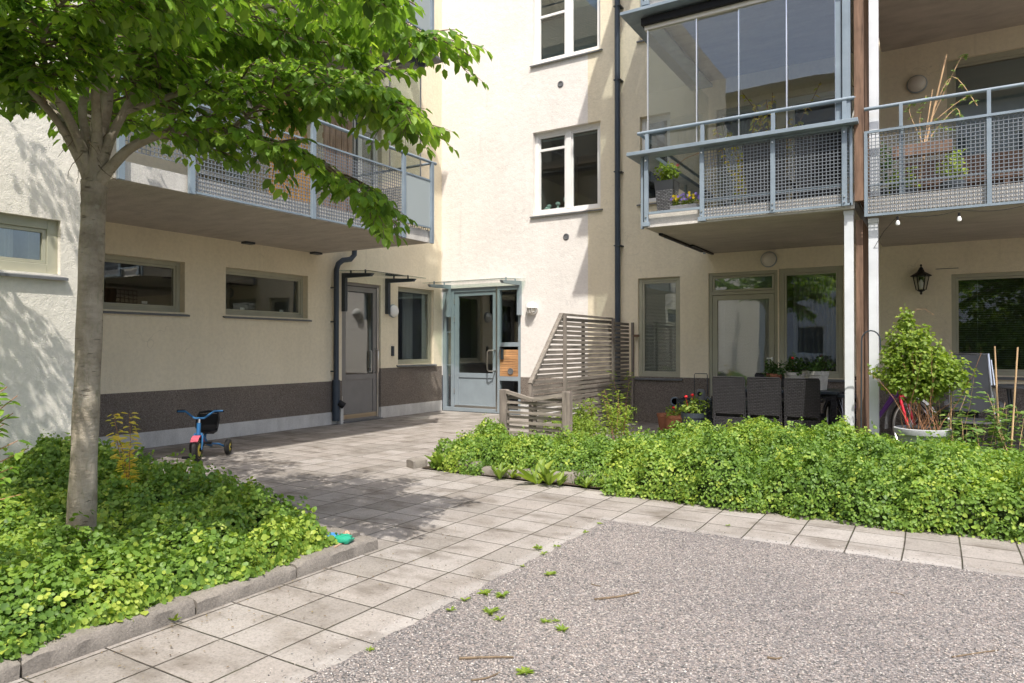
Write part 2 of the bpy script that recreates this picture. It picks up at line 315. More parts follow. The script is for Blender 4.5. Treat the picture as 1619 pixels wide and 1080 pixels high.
# ------------------------------------------------------------------ mesh helpers
OFF = {}
class MB:
    def __init__(s): s.v = []; s.f = []
    def add(s, vs, fs):
        n = len(s.v); s.v += [tuple(p) for p in vs]; s.f += [tuple(i+n for i in q) for q in fs]; return s
    def box(s, a, b):
        x0, x1 = sorted((a[0], b[0])); y0, y1 = sorted((a[1], b[1])); z0, z1 = sorted((a[2], b[2]))
        return s.add([(x0, y0, z0), (x1, y0, z0), (x1, y1, z0), (x0, y1, z0), (x0, y0, z1), (x1, y0, z1), (x1, y1, z1), (x0, y1, z1)],
                     [(0, 3, 2, 1), (4, 5, 6, 7), (0, 1, 5, 4), (1, 2, 6, 5), (2, 3, 7, 6), (3, 0, 4, 7)])
    def bar(s, p, q, w_, h_, up=(0, 0, 1)):
        p, q = Vector(p), Vector(q); d = (q-p).normalized(); u = Vector(up)
        if abs(d.dot(u)) > .98: u = Vector((0, 1, 0))
        a = d.cross(u).normalized()*w_/2; b = a.cross(d).normalized()*h_/2
        return s.add([p-a-b, p+a-b, p+a+b, p-a+b, q-a-b, q+a-b, q+a+b, q-a+b], [(0, 1, 2, 3), (7, 6, 5, 4), (0, 4, 5, 1), (1, 5, 6, 2), (2, 6, 7, 3), (3, 7, 4, 0)])
    def tube(s, pts, rad, n=8, cap=True):
        pts = [Vector(p) for p in pts]; k = len(pts)
        if not hasattr(rad, '__len__'): rad = [rad]*k
        base = len(s.v); prev = None
        for i, p in enumerate(pts):
            d = (pts[min(i+1, k-1)]-pts[max(i-1, 0)]).normalized()
            if prev is None: a = d.orthogonal().normalized()
            else:
                a = prev-d*prev.dot(d); a = a.normalized() if a.length > 1e-5 else d.orthogonal().normalized()
            prev = a; b = d.cross(a)
            for j in range(n):
                t = 2*math.pi*j/n; s.v.append(tuple(p+(a*math.cos(t)+b*math.sin(t))*rad[i]))
        for i in range(k-1):
            for j in range(n):
                s.f.append((base+i*n+j, base+i*n+(j+1) % n, base+(i+1)*n+(j+1) % n, base+(i+1)*n+j))
        if cap:
            s.f.append(tuple(base+j for j in reversed(range(n)))); s.f.append(tuple(base+(k-1)*n+j for j in range(n)))
        return s
    def lathe(s, prof, c=(0, 0, 0), n=24, axis='z', sx=1, sy=1):
        base = len(s.v); k = len(prof)
        for r, z in prof:
            for j in range(n):
                t = 2*math.pi*j/n; a, b = r*math.cos(t)*sx, r*math.sin(t)*sy
                v = {'z': (a, b, z), 'y': (a, z, b), 'x': (z, a, b)}[axis]
                s.v.append((c[0]+v[0], c[1]+v[1], c[2]+v[2]))
        for i in range(k-1):
            for j in range(n):
                s.f.append((base+i*n+j, base+i*n+(j+1) % n, base+(i+1)*n+(j+1) % n, base+(i+1)*n+j))
        for i in (0, k-1):
            if prof[i][0] > 1e-4: s.f.append(tuple(base+i*n+j for j in range(n)))
        return s
    def prism(s, poly, z0, z1):
        n = len(poly)
        return s.add([(x, y, z0) for x, y in poly]+[(x, y, z1) for x, y in poly],
                     [tuple(reversed(range(n))), tuple(range(n, 2*n))]+[(i, (i+1) % n, n+(i+1) % n, n+i) for i in range(n)])
    def build(s, name, m, parent=None, origin=None, smooth=False, bevel=0):
        off = Vector(origin) if origin is not None else OFF.get(parent.name if parent else '', Vector((0, 0, 0)))
        me = bpy.data.meshes.new(name); me.from_pydata([tuple(Vector(v)-off) for v in s.v], [], s.f); me.update()
        me.materials.append(M[m] if isinstance(m, str) else m)
        if smooth:
            me.polygons.foreach_set('use_smooth', [True]*len(me.polygons))
            try: me.set_sharp_from_angle(angle=R(40))
            except Exception: pass
        o = bpy.data.objects.new(name, me); col.objects.link(o)
        if origin is not None and parent is None: o.location = off
        if parent: o.parent = parent; OFF[o.name] = off
        else: OFF[o.name] = off
        if bevel:
            bv = o.modifiers.new('bevel', 'BEVEL'); bv.width = bevel; bv.segments = 2; bv.limit_method = 'ANGLE'
        return o
def tag(o, label=None, cat=None, group=None, kind=None):
    if label: o['label'] = label
    if cat: o['category'] = cat
    if group: o['group'] = group
    if kind: o['kind'] = kind
    return o
def thing(name, label, cat, loc=(0, 0, 0), rotz=0, group=None, world=False):
    """world=True: parts are given in world coordinates, otherwise in the thing's own."""
    o = bpy.data.objects.new(name, None); col.objects.link(o); o.location = loc; o.rotation_euler = (0, 0, rotz)
    o.empty_display_size = .1
    OFF[o.name] = Vector(loc) if world else Vector((0, 0, 0))
    return tag(o, label, cat, group)
def dup(root, loc, rotz, label=None, scale=None):
    r = root.copy(); col.objects.link(r); r.location = loc; r.rotation_euler = (0, 0, rotz)
    if scale: r.scale = (scale,)*3
    if label: r['label'] = label
    for ch in list(root.children):
        c = ch.copy(); col.objects.link(c); c.parent = r
        for g in ch.children:
            d = g.copy(); col.objects.link(d); d.parent = c
    return r

# fast leaf clouds: P base points, D leaf direction, Nn leaf normal, S length
def leaves(name, m, P, D, Nn, S, var, parent=None, origin=None, wid=.62, fold=.22, kind=None, shape='oval'):
    P = np.asarray(P, float); D = np.asarray(D, float); Nn = np.asarray(Nn, float); S = np.asarray(S, float)[:, None]
    D /= np.linalg.norm(D, axis=1)[:, None]+1e-9
    W = np.cross(Nn, D); W /= np.linalg.norm(W, axis=1)[:, None]+1e-9
    U = np.cross(D, W)
    off = OFF.get(parent.name, Vector((0, 0, 0))) if parent else Vector(origin or (0, 0, 0))
    P = P-np.array(off)
    if shape == 'oval': prof = [(.0, .0, 0), (.28, .46, 1), (.68, .40, 1), (1.0, 0, -.25)]
    else: prof = [(.0, .0, 0), (.30, .50, 1), (.74, .46, 1), (.98, .0, 0)]
    ws = wid
    def pt(t, s_, u): return P+D*S*t+W*S*s_*ws+U*S*(abs(s_)*fold*u - .12*t*t)
    V = np.stack([pt(0, 0, 0), pt(prof[1][0], -prof[1][1], 1), pt(prof[2][0], -prof[2][1], 1), pt(prof[3][0], 0, 0),
                  pt(prof[2][0], prof[2][1], 1), pt(prof[1][0], prof[1][1], 1)], axis=1).reshape(-1, 3)
    n = len(P); me = bpy.data.meshes.new(name)
    me.vertices.add(6*n); me.vertices.foreach_set('co', V.astype(np.float32).ravel())
    me.loops.add(8*n); me.polygons.add(2*n)
    idx = (np.arange(n)*6)[:, None]+np.array([0, 1, 2, 3, 0, 3, 4, 5])[None, :]
    me.loops.foreach_set('vertex_index', idx.ravel().astype(np.int32))
    me.polygons.foreach_set('loop_start', (np.arange(2*n)*4).astype(np.int32))
    try: me.polygons.foreach_set('loop_total', np.full(2*n, 4, np.int32))
    except Exception: pass
    me.update(calc_edges=True); me.validate()
    a = me.attributes.new('var', 'FLOAT', 'FACE'); a.data.foreach_set('value', np.repeat(np.asarray(var, np.float32), 2))
    me.materials.append(M[m])
    o = bpy.data.objects.new(name, me); col.objects.link(o)
    if parent: o.parent = parent; OFF[o.name] = off
    elif origin: o.location = origin
    if kind: o['kind'] = kind
    return o
def unit(a): return a/(np.linalg.norm(a, axis=1)[:, None]+1e-9)

# ------------------------------------------------------------------ walls
XA, YB, XL = -8.36, 11.05, -6.49
class Pl:
    def __init__(s, k, c): s.k = k; s.c = c
    def p(s, u, w_, z): return (s.c+w_, u, z) if s.k == 'A' else ((u, s.c-w_, z) if s.k == 'B' else (u, s.c+w_, z))
A, Bw, Lw = Pl('A', XA), Pl('B', YB), Pl('A', XL)
def bxp(mb, pl, u0, u1, w0, w1, z0, z1): return mb.box(pl.p(u0, w0, z0), pl.p(u1, w1, z1))
def wallpiece(name, m, pl, u0, u1, z0, z1, ops, parent, th=.3, rev=.14, w0=0.0):
    us = sorted({u0, u1} | {min(max(v, u0), u1) for o in ops for v in o[:2]}); zs = sorted({z0, z1} | {min(max(v, z0), z1) for o in ops for v in o[2:4]})
    def opened(u, z): return any(o[0] < u < o[1] and o[2] < z < o[3] for o in ops)
    mb = MB()
    def q(a, b, c, d): mb.add([a, b, c, d], [(0, 1, 2, 3)])
    cell = {}
    for i in range(len(us)-1):
        for j in range(len(zs)-1):
            cell[i, j] = not opened((us[i]+us[i+1])/2, (zs[j]+zs[j+1])/2)
    for (i, j), solid in cell.items():
        if not solid: continue
        a, b, c, d = us[i], us[i+1], zs[j], zs[j+1]
        q(pl.p(a, w0, c), pl.p(b, w0, c), pl.p(b, w0, d), pl.p(a, w0, d)); q(pl.p(a, -th, c), pl.p(a, -th, d), pl.p(b, -th, d), pl.p(b, -th, c))
        for di, dj, e in ((-1, 0, ((a, c), (a, d))), (1, 0, ((b, c), (b, d))), (0, -1, ((a, c), (b, c))), (0, 1, ((a, d), (b, d)))):
            if not cell.get((i+di, j+dj), False):
                (p, r), (s_, t) = e; q(pl.p(p, w0, r), pl.p(s_, w0, t), pl.p(s_, -th, t), pl.p(p, -th, r))
    return mb.build(name, m, parent)

bld = thing('apartment_building', 'pale rendered apartment building with balconies around the courtyard corner', 'building', (XA, YB, 0), world=True)
# openings: u0,u1,z0,z1
wA = [(4.47, 5.53, 1.70, 2.36), (6.14, 7.61, 1.70, 2.36), (9.74, 10.80, .94, 2.36), (8.34, 9.28, .0, 2.34)]
wA2 = [(5.7, 6.65, 2.92, 5.0), (8.4, 9.3, 3.6, 5.1), (5.7, 6.65, 5.66, 7.74), (8.4, 9.3, 6.4, 7.9)]
wallpiece('base_course', 'base', A, 3.3, 8.34, 0, .20, [], bld, w0=.012)
wallpiece('base_course', 'base', A, 9.28, YB, 0, .20, [], bld, w0=.012)
wallpiece('plinth', 'plinth', A, 3.3, 8.34, .20, .70, [], bld, w0=.006)
wallpiece('plinth', 'plinth', A, 9.28, YB, .20, .88, wA, bld, w0=.006)
wallpiece('wall', 'cream', A, 3.3, 9.28, .70, 11, wA+wA2, bld)
wallpiece('wall', 'cream', A, 9.28, YB, .88, 11, wA+wA2, bld)
# end strip beside the corner is painted white
wB1 = [(-8.36, -6.54, 0, 2.40), (-6.28, -4.94, 3.66, 5.17), (-6.28, -4.94, 6.42, 7.92)]
wC = [(-4.26, -3.54, .76, 2.40), (-3.08, -2.04, .04, 2.42), (-2.02, -1.14, .80, 2.43), (.18, 2.2, .88, 2.23)]
wC2 = []
for dz in (0, 2.74):
    wC2 += [(-4.22, -3.7, 3.66+dz, 5.1+dz), (-2.95, -2.05, 2.92+dz, 5.0+dz), (-1.9, -.95, 3.6+dz, 5.0+dz), (.14, 1.3, 2.92+dz, 5.12+dz)]
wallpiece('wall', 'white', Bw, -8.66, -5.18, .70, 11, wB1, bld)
wallpiece('plinth', 'plinth', Bw, -6.54, -5.18, .20, .70, [], bld, w0=.006)
wallpiece('base_course', 'base', Bw, -6.54, -5.18, 0, .20, [], bld, w0=.012)
wallpiece('wall', 'cream', Bw, -5.18, 4.0, .76, 11, wB1+wC+wC2, bld)
wallpiece('plinth', 'plinth', Bw, -5.18, 4.0, 0, .76, wC, bld, w0=.006)
wL = [(1.6, 3.12, 1.88, 2.35)]
wallpiece('wall', 'rough', Lw, -9, 3.3, 0, 11, wL, bld)
MB().box((XA-.3, 3.0, 0), (XL-.3, 3.3, 11)).build('wall', 'white', bld)
MB().box((XA-8, YB+.3, 10.9), (4, YB+8, 11.2)).build('roof', 'charcoal', bld)

# ------------------------------------------------------------------ windows and doors
def interior(parent, pl, u0, u1, z0, z1, m='room', d=1.6, w_=-.31):
    mb = MB(); e = .02
    def P_(u, w2, z): return pl.p(u, w2, z)
    a, b, c, f = u0-e, u1+e, z0-e, z1+e
    P8 = [P_(a, w_, c), P_(b, w_, c), P_(b, w_, f), P_(a, w_, f), P_(a, w_-d, c), P_(b, w_-d, c), P_(b, w_-d, f), P_(a, w_-d, f)]
    mb.add(P8, [(4, 5, 6, 7), (0, 1, 5, 4), (1, 2, 6, 5), (2, 3, 7, 6), (3, 0, 4, 7)])
    return mb.build('room', m, parent)
def frame_rect(mb, pl, u0, u1, z0, z1, t, w0, w1):
    bxp(mb, pl, u0, u0+t, w0, w1, z0, z1); bxp(mb, pl, u1-t, u1, w0, w1, z0, z1)
    bxp(mb, pl, u0+t, u1-t, w0, w1, z1-t, z1); bxp(mb, pl, u0+t, u1-t, w0, w1, z0, z0+t)
def blinds(parent, pl, u0, u1, z0, z1, w_, m='blind', pitch=.026, tilt=.5):
    mb = MB(); z = z0
    while z < z1:
        a = tilt*.011
        mb.add([pl.p(u0, w_-.011, z-a), pl.p(u1, w_-.011, z-a), pl.p(u1, w_+.011, z+a), pl.p(u0, w_+.011, z+a)], [(0, 1, 2, 3)])
        z += pitch
    for u in (u0+.12*(u1-u0), u1-.12*(u1-u0)): bxp(mb, pl, u-.002, u+.002, w_-.002, w_+.002, z0, z1)
    return mb.build('blind', m, parent)
def drape(parent, pl, u0, u1, z0, z1, w_, m='curtain', waves=9, amp=.03):
    mb = MB(); n = waves*6; vs = []
    for i in range(n+1):
        u = u0+(u1-u0)*i/n; a = w_+amp*math.sin(i/6*2*math.pi)+amp*.4*math.sin(i*.83)
        vs += [pl.p(u, a, z0), pl.p(u, a*1.0, z1)]
    mb.add(vs, [(2*i, 2*i+2, 2*i+3, 2*i+1) for i in range(n)])
    return mb.build('curtain', m, parent, smooth=True)
def window(pl, u0, u1, z0, z1, m='olive', t=.055, rec=-.10, mull=(), trans=(), sill=True, room='room', ft=.05, sillm='sill'):
    """the frame is the part; pane, sill, room, blinds are its sub-parts"""
    mb = MB(); frame_rect(mb, pl, u0, u1, z0, z1, t, rec-ft, rec)
    cells = [u0]+list(mull)+[u1]
    for x in mull: bxp(mb, pl, x-t*.75, x+t*.75, rec-ft, rec+.004, z0+t, z1-t)
    o = mb.build('window', m, bld, bevel=.004)
    # sashes
    sb = MB(); pane = MB()
    for i in range(len(cells)-1):
        a = cells[i]+(t if i == 0 else t*.75); b = cells[i+1]-(t if i == len(cells)-2 else t*.75)
        frame_rect(sb, pl, a+.003, b-.003, z0+t+.003, z1-t-.003, .028, rec-ft-.006, rec-.012)
        for (ci, zz) in trans:
            if ci == i: bxp(sb, pl, a+.03, b-.03, rec-ft-.005, rec-.010, zz-.022, zz+.022)
        bxp(pane, pl, a+.028, b-.028, rec-.036, rec-.031, z0+t+.028, z1-t-.028)
    sb.build('sash', m, o); pane.build('pane', 'glass', o)
    interior(o, pl, u0, u1, z0, z1, room)
    if sill:
        s = MB(); s.add([pl.p(u0-.045, rec, z0-.004), pl.p(u1+.045, rec, z0-.004), pl.p(u1+.045, .045, z0-.03), pl.p(u0-.045, .045, z0-.03),
                         pl.p(u0-.045, rec, z0-.012), pl.p(u1+.045, rec, z0-.012), pl.p(u1+.045, .045, z0-.052), pl.p(u0-.045, .045, z0-.052)],
                        [(0, 1, 2, 3), (7, 6, 5, 4), (3, 2, 6, 7), (0, 3, 7, 4), (1, 5, 6, 2)])
        s.build('sill', sillm, o)
    return o
# wall A
o = window(A, *wA[0]); MB().box(A.p(5.05, -.16, 1.80), A.p(5.12, -.165, 1.83)).build('sticker', 'whitepaint', o)
o = window(A, *wA[1]); MB().box(A.p(6.5, -.16, 1.79), A.p(6.57, -.165, 1.82)).build('sticker', 'whitepaint', o)
MB().box(A.p(7.2, -.16, 1.79), A.p(7.27, -.165, 1.82)).build('sticker', 'whitepaint', o)
o = window(A, *wA[2], t=.05, rec=-.06); drape(o, A, 10.45, 10.75, 1.0, 2.3, -.5, 'greycurtain', 3)
for q in ((5.7, 6.65, 2.92, 5.0), (5.7, 6.65, 5.66, 7.74)): o = window(A, *q, m='whitepaint', t=.07, trans=((0, q[2]+.7),), sill=False); drape(o, A, q[0]+.05, q[1]-.05, q[2]+.1, q[3]-.1, -.22, 'curtain', 8)
for q in ((8.4, 9.3, 3.6, 5.1), (8.4, 9.3, 6.4, 7.9)): window(A, *q, m='whitepaint', mull=(q[0]+.45,))
# left wall
o = window(Lw, *wL[0], t=.085, rec=-.05); drape(o, Lw, 2.1, 2.35, 1.95, 2.3, -.35, 'blindwhite', 3); drape(o, Lw, 2.65, 2.9, 1.95, 2.3, -.35, 'blindwhite', 3)
# wall B upper windows
o = window(Bw, *wB1[1], m='whitepaint', t=.07, rec=-.09, mull=(-5.60,), trans=((0, 4.85),))
MB().box(Bw.p(-6.17, -.17, 5.03), Bw.p(-5.05, -.20, 5.055)).build('blind', 'blind', o)
fig = MB()
for i, (x, hh) in enumerate(((-6.06, .13), (-5.88, .16), (-5.72, .24))):
    fig.lathe([(.001, 0), (.035, .0), (.03, hh*.3), (.015, hh*.5), (.045, hh*.7), (.04, hh*.9), (.001, hh)], (x, YB+.22, 3.745), 14)
fig.lathe([(.001, 0), (.05, .0), (.06, .05), (.02, .09), (.001, .10)], (-6.1, YB+.22, 3.745), 10)
fig.build('figurines', 'mint', o, smooth=True)
o = window(Bw, *wB1[2], m='whitepaint', t=.07, rec=-.09, mull=(-5.60,), trans=((0, 7.3),))
blinds(o, Bw, -6.2, -5.66, 6.5, 7.25, -.19); blinds(o, Bw, -5.56, -5.02, 6.5, 7.85, -.19)
# wall C
o = window(Bw, *wC[0], t=.06, rec=-.05)
blinds(o, Bw, -4.18, -3.62, .86, 2.31, -.125, 'blindwhite', .024, .9)
sl = MB()
o = window(Bw, *wC[2], t=.07, rec=-.03, room='roomlight'); drape(o, Bw, -1.92, -1.28, .9, 2.34, -.62, 'greycurtain', 9, .035)
bxp(MB(), Bw, 0, 0, 0, 0, 0, 0)
o = window(Bw, *wC[3], t=.05, rec=-.05); blinds(o, Bw, .25, 2.15, .95, 2.2, -.17, 'blind', .03, -.2)
# terrace door: fanlight above glazed leaf
u0, u1, z0, z1 = wC[1]
mb = MB(); frame_rect(mb, Bw, u0, u1, z0, z1, .05, -.09, -.03); bxp(mb, Bw, u0+.05, u1-.05, -.09, -.026, 2.07, 2.12)
o = mb.build('terrace_door', 'olive', bld, bevel=.003)
lf = MB(); frame_rect(lf, Bw, u0+.055, u1-.055, .06, 2.065, .075, -.085, -.035); lf.build('door_leaf', 'olive', o, bevel=.003)
ff = MB(); frame_rect(ff, Bw, u0+.055, u1-.055, 2.125, 2.365, .03, -.085, -.038); ff.build('sash', 'olive', o)
pn = MB(); bxp(pn, Bw, u0+.13, u1-.13, -.066, -.060, .135, 1.99); bxp(pn, Bw, u0+.085, u1-.085, -.066, -.060, 2.155, 2.335); pn.build('pane', 'glass', o)
interior(o, Bw, u0, u1, z0, z1, 'roomlight'); blinds(o, Bw, u0+.12, u1-.12, .14, 1.99, -.11, 'blindwhite', .022, .9); blinds(o, Bw, u0+.08, u1-.08, 2.15, 2.34, -.11, 'blind', .022, .9)
MB().box(Bw.p(-2.135, -.035, 1.02), Bw.p(-2.115, -.0, 1.10)).box(Bw.p(-2.20, -.0, 1.075), Bw.p(-2.115, .012, 1.092)).build('handle', 'alu', o)
# balcony level openings
for i, q in enumerate(wC2):
    k = i % 4
    if k == 0: window(Bw, *q, m='whitepaint')
    else:
        o = window(Bw, *q, m='olive' if k != 2 else 'whitepaint', t=.07, rec=-.05, sill=False, room='room')
        if k == 1: drape(o, Bw, q[0]+.1, q[1]-.1, q[2]+.1, q[3]-.08, -.5, 'curtain', 8)
        if k == 3: blinds(o, Bw, q[0]+.08, q[1]-.08, q[2]+.1, q[3]-.08, -.18, 'blind', .026, 1.0)

# entrance door in wall A (door 1)
def entrance(pl, u0, u1, z1, hinge_left=True, m='doorgrey', kick=.10):
    mb = MB(); frame_rect(mb, pl, u0, u1, .0, z1, .05, -.12, -.04)
    o = mb.build('entrance_door', m, bld, bevel=.003)
    a, b = u0+.055, u1-.055; lf = MB(); t = .085
    bxp(lf, pl, a, a+t, -.10, -.05, .02, z1-.06); bxp(lf, pl, b-t, b, -.10, -.05, .02, z1-.06)
    bxp(lf, pl, a+t, b-t, -.10, -.05, z1-.06-t, z1-.06); bxp(lf, pl, a+t, b-t, -.10, -.05, .70, .79); bxp(lf, pl, a+t, b-t, -.09, -.062, .14, .70); bxp(lf, pl, a+t, b-t, -.10, -.05, .02, .14)
    lf.build('door_leaf', m, o, bevel=.003)
    kp = MB(); bxp(kp, pl, a, b, -.05, -.044, .02, .02+kick); kp.build('kick_plate', 'brass', o)
    pn = MB(); bxp(pn, pl, a+t, b-t, -.078, -.072, .79, z1-.06-t); pn.build('pane', 'glass', o)
    interior(o, pl, u0, u1, 0, z1, 'room', 2.2)
    hu = b-.045; hn = MB(); hn.tube([pl.p(hu, -.05, 1.20), pl.p(hu, .02, 1.20), pl.p(hu-.02*0, .035, 1.17), pl.p(hu, .035, .85), pl.p(hu, .02, .81), pl.p(hu, -.05, .81)], .012, 8)
    hn.tube([pl.p(hu-.11, -.07, 1.19), pl.p(hu-.11, -.03, 1.19), pl.p(hu-.11, -.02, 1.16), pl.p(hu-.11, -.02, .86), pl.p(hu-.11, -.03, .82), pl.p(hu-.11, -.07, .82)], .009, 8)
    hn.build('handle', 'steel', o, smooth=True)
    st = MB(); bxp(st, pl, b-.005, b+.02, -.05, -.025, .03, z1-.05); st.build('guard_strip', 'steel', o)
    hg = MB()
    for zz in (.35, 1.85, 2.1): hg.tube([pl.p(a-.012, -.04, zz), pl.p(a-.012, -.04, zz+.09)], .011, 8)
    hg.build('hinge', 'steel', o)
    return o
entrance(A, 8.34, 9.28, 2.34, m=painted('shade_toned_door_paint', (.21, .20, .19), .4))  # grey-blue door paint made browner, its shade put into the colour
bs = MB(); bxp(bs, A, 8.34, 9.28, -.04, .06, 0, .018); bs.build('threshold', 'sill', bld)
# glazed entrance in wall B (door 2)
u0, u1, z1 = -8.355, -6.54, 2.40
mb = MB(); frame_rect(mb, Bw, u0, u1, 0, z1, .075, -.12, -.03)
for x in (-8.12, -7.06): bxp(mb, Bw, x-.035, x+.035, -.12, -.028, .055, z1-.055)
for z in (.66, 1.30): bxp(mb, Bw, -7.025, u1-.055, -.12, -.028, z-.04, z+.04)
o2 = mb.build('glazed_entrance', 'slate', bld, bevel=.003)
pn = MB(); bxp(pn, Bw, u0+.055, -8.155, -.08, -.074, .055, z1-.055); bxp(pn, Bw, -7.025, u1-.055, -.08, -.074, 1.34, z1-.055); bxp(pn, Bw, -7.025, u1-.055, -.08, -.074, .055, .62); pn.build('pane', 'glass', o2)
interior(o2, Bw, u0, u1, 0, z1, 'room', 2.5)
gb = MB()
for z in (.9, 1.55, 2.05): bxp(gb, Bw, u0+.055, -8.155, -.075, -.068, z-.008, z+.008)
gb.build('glazing_bar', 'slate', o2)
wp = MB(); n = 11
for i in range(n): bxp(wp, Bw, -7.02, u1-.058, -.07, -.035, .705+i*.5/ n, .705+(i+.9)*.5/n)
wp.build('wood_panel', 'orangewood', o2, bevel=.003)
MB().lathe([(.001, -.008), (.045, -.008), (.05, -.012), (.058, -.012), (.062, .02), (.001, .02)], (-6.78, YB+.032, .80), 24, 'y').build('vent_disc', 'sill', o2)
MB().box(Bw.p(-6.99, -.034, 1.02), Bw.p(-6.93, -.005, 1.22)).build('intercom', 'charcoal', o2, bevel=.004)
u0, u1 = -8.085, -7.095
def leafdoor():
    lf = MB(); t = .09; a, b = u0+.004, u1-.004; zt = 2.335
    bxp(lf, Bw, a, a+t, -.10, -.05, .02, zt); bxp(lf, Bw, b-t, b, -.10, -.05, .02, zt); bxp(lf, Bw, a+t, b-t, -.10, -.05, zt-t, zt)
    bxp(lf, Bw, a+t, b-t, -.10, -.05, .66, .75); bxp(lf, Bw, a+t, b-t, -.088, -.064, .14, .66); bxp(lf, Bw, a+t, b-t, -.10, -.05, .02, .14)
    d = lf.build('door_leaf', 'slate', o2, bevel=.003)
    pn = MB(); bxp(pn, Bw, a+t, b-t, -.078, -.072, .75, zt-t); pn.build('pane', 'glass', o2)
    k = MB(); bxp(k, Bw, a, b, -.05, -.044, .02, .12); k.build('kick_plate', 'steel', o2)
    hu = b-.05; hn = MB(); hn.tube([Bw.p(hu+.02, -.05, 1.19), Bw.p(hu+.02, .03, 1.19), Bw.p(hu-.06, .06, 1.19), Bw.p(hu-.09, .06, 1.16), Bw.p(hu-.09, .06, .83), Bw.p(hu-.06, .06, .80), Bw.p(hu+.02, .03, .80), Bw.p(hu+.02, -.05, .80)], .013, 8)
    hn.build('handle', 'steel', o2, smooth=True)
    st = MB(); bxp(st, Bw, b-.0, b+.03, -.05, -.02, .05, 2.38); st.build('guard_strip', 'steel', o2)
    hg = MB()
    for zz in (.35, 1.75, 2.1): hg.tube([Bw.p(a-.004, -.04, zz), Bw.p(a-.004, -.04, zz+.10)], .012, 8)
    hg.build('hinge', 'steel', o2)
leafdoor()

# glass canopies with angle brackets
def canopy(pl, ua, ub, brs, z=2.44, out=.62, m='charcoal'):
    # a pane tilted slightly down towards its front edge
    mb = MB(); z0, z1 = z+.055, z-.02
    P_ = [pl.p(ua, .02, z0), pl.p(ub, .02, z0), pl.p(ub, out+.12, z1+.03), pl.p(ua, out+.12, z1+.03)]
    mb.add(P_+[(x, y, q+.012) for x, y, q in P_], [(3, 2, 1, 0), (4, 5, 6, 7), (0, 1, 5, 4), (1, 2, 6, 5), (2, 3, 7, 6), (3, 0, 4, 7)])
    c = mb.build('canopy', 'canopyglass', bld)
    for u in brs:
        b = MB(); bxp(b, pl, u-.03, u+.03, .0, .075, z-.60, z+.03)
        b.add([pl.p(u-.03, .075, z-.05), pl.p(u+.03, .075, z-.05), pl.p(u+.03, out, z-.05), pl.p(u-.03, out, z-.05),
               pl.p(u-.03, .075, z+.03), pl.p(u+.03, .075, z+.03), pl.p(u+.03, out+.05, z-.005), pl.p(u-.03, out+.05, z-.005)],
              [(3, 2, 1, 0), (4, 5, 6, 7), (0, 1, 5, 4), (1, 2, 6, 5), (2, 3, 7, 6), (3, 0, 4, 7)])
        for q in (.18, out-.12): b.tube([pl.p(u, q, z-.02), pl.p(u, q, z+.065)], .014, 8)
        b.build('bracket', m, c)
    return c
canopy(A, 8.18, 9.62, (8.36, 9.42))
canopy(Bw, -8.25, -6.42, (-8.16, -6.55), m='slate')

# lamps, intercom, vents, downpipes
def bulkhead(pl, u, z, r=.115, m='opal'):
    mb = MB(); ax = 'x' if pl.k == 'A' else 'y'; s_ = 1 if pl.k == 'A' else -1
    c = pl.p(u, 0, z)
    o = mb.lathe([(.001, 0), (r, 0), (r*1.05, .02*s_), (r*.98, .045*s_), (.001, .045*s_)], c, 28, ax).build('wall_lamp', 'slate', bld, smooth=True)
    MB().lathe([(r*.93, .045*s_), (r*.86, .07*s_), (r*.62, .092*s_), (r*.3, .103*s_), (.001, .105*s_)], c, 28, ax).build('diffuser', m, o, smooth=True)
bulkhead(Bw, -2.16, 2.58); bulkhead(Bw, -.21, 4.86, .12); bulkhead(Bw, -2.2, 4.9, .11); bulkhead(A, 9.58, 1.90, .115, 'opalwhite')
# eyelid cage lamp on wall B
c = (-6.28, YB, 1.95)
o = MB().lathe([(.001, 0), (.105, 0), (.11, -.02), (.10, -.05), (.001, -.05)], c, 28, 'y').build('wall_lamp', 'opalwhite', bld, smooth=True)
dm = MB()
for i in range(9):
    t0 = math.pi*i/9
n_ = 18; rows = 7; vs = []
for j in range(rows+1):
    ph = (math.pi/2)*j/rows
    for i in range(n_+1):
        th = math.pi*i/n_; rr = .118*math.cos(ph)
        vs.append((c[0]+rr*math.cos(th), c[1]-.04-.118*math.sin(ph), c[2]+.01+rr*math.sin(th)))
dm.add(vs, [(j*(n_+1)+i, j*(n_+1)+i+1, (j+1)*(n_+1)+i+1, (j+1)*(n_+1)+i) for j in range(rows) for i in range(n_)])
dm.build('hood', 'opalwhite', o, smooth=True)
MB().lathe([(.085, -.05), (.08, -.09), (.05, -.125), (.001, -.14)], c, 20, 'y').build('diffuser', 'opal', o, smooth=True)
cg = MB()
for x in (-.05, 0, .05): cg.tube([(c[0]+x, c[1]-.04, c[2]-.10), (c[0]+x, c[1]-.12, c[2]-.075), (c[0]+x, c[1]-.15, c[2]-.0)], .004, 6)
cg.tube([(c[0]-.09, c[1]-.1, c[2]-.05), (c[0], c[1]-.13, c[2]-.07), (c[0]+.09, c[1]-.1, c[2]-.05)], .004, 6); cg.build('cage', 'opalwhite', o)
MB().box(A.p(9.55, 0, 1.09), A.p(9.61, .03, 1.27)).build('door_intercom', 'charcoal', bld, bevel=.005)
for u, z in ((-5.71, 5.95), (-5.60, 3.21)):
    MB().lathe([(.001, 0), (.055, 0), (.06, -.008), (.045, -.016), (.04, -.006), (.001, -.006)], (u, YB, z), 24, 'y').build('vent', 'sill', bld, smooth=True)
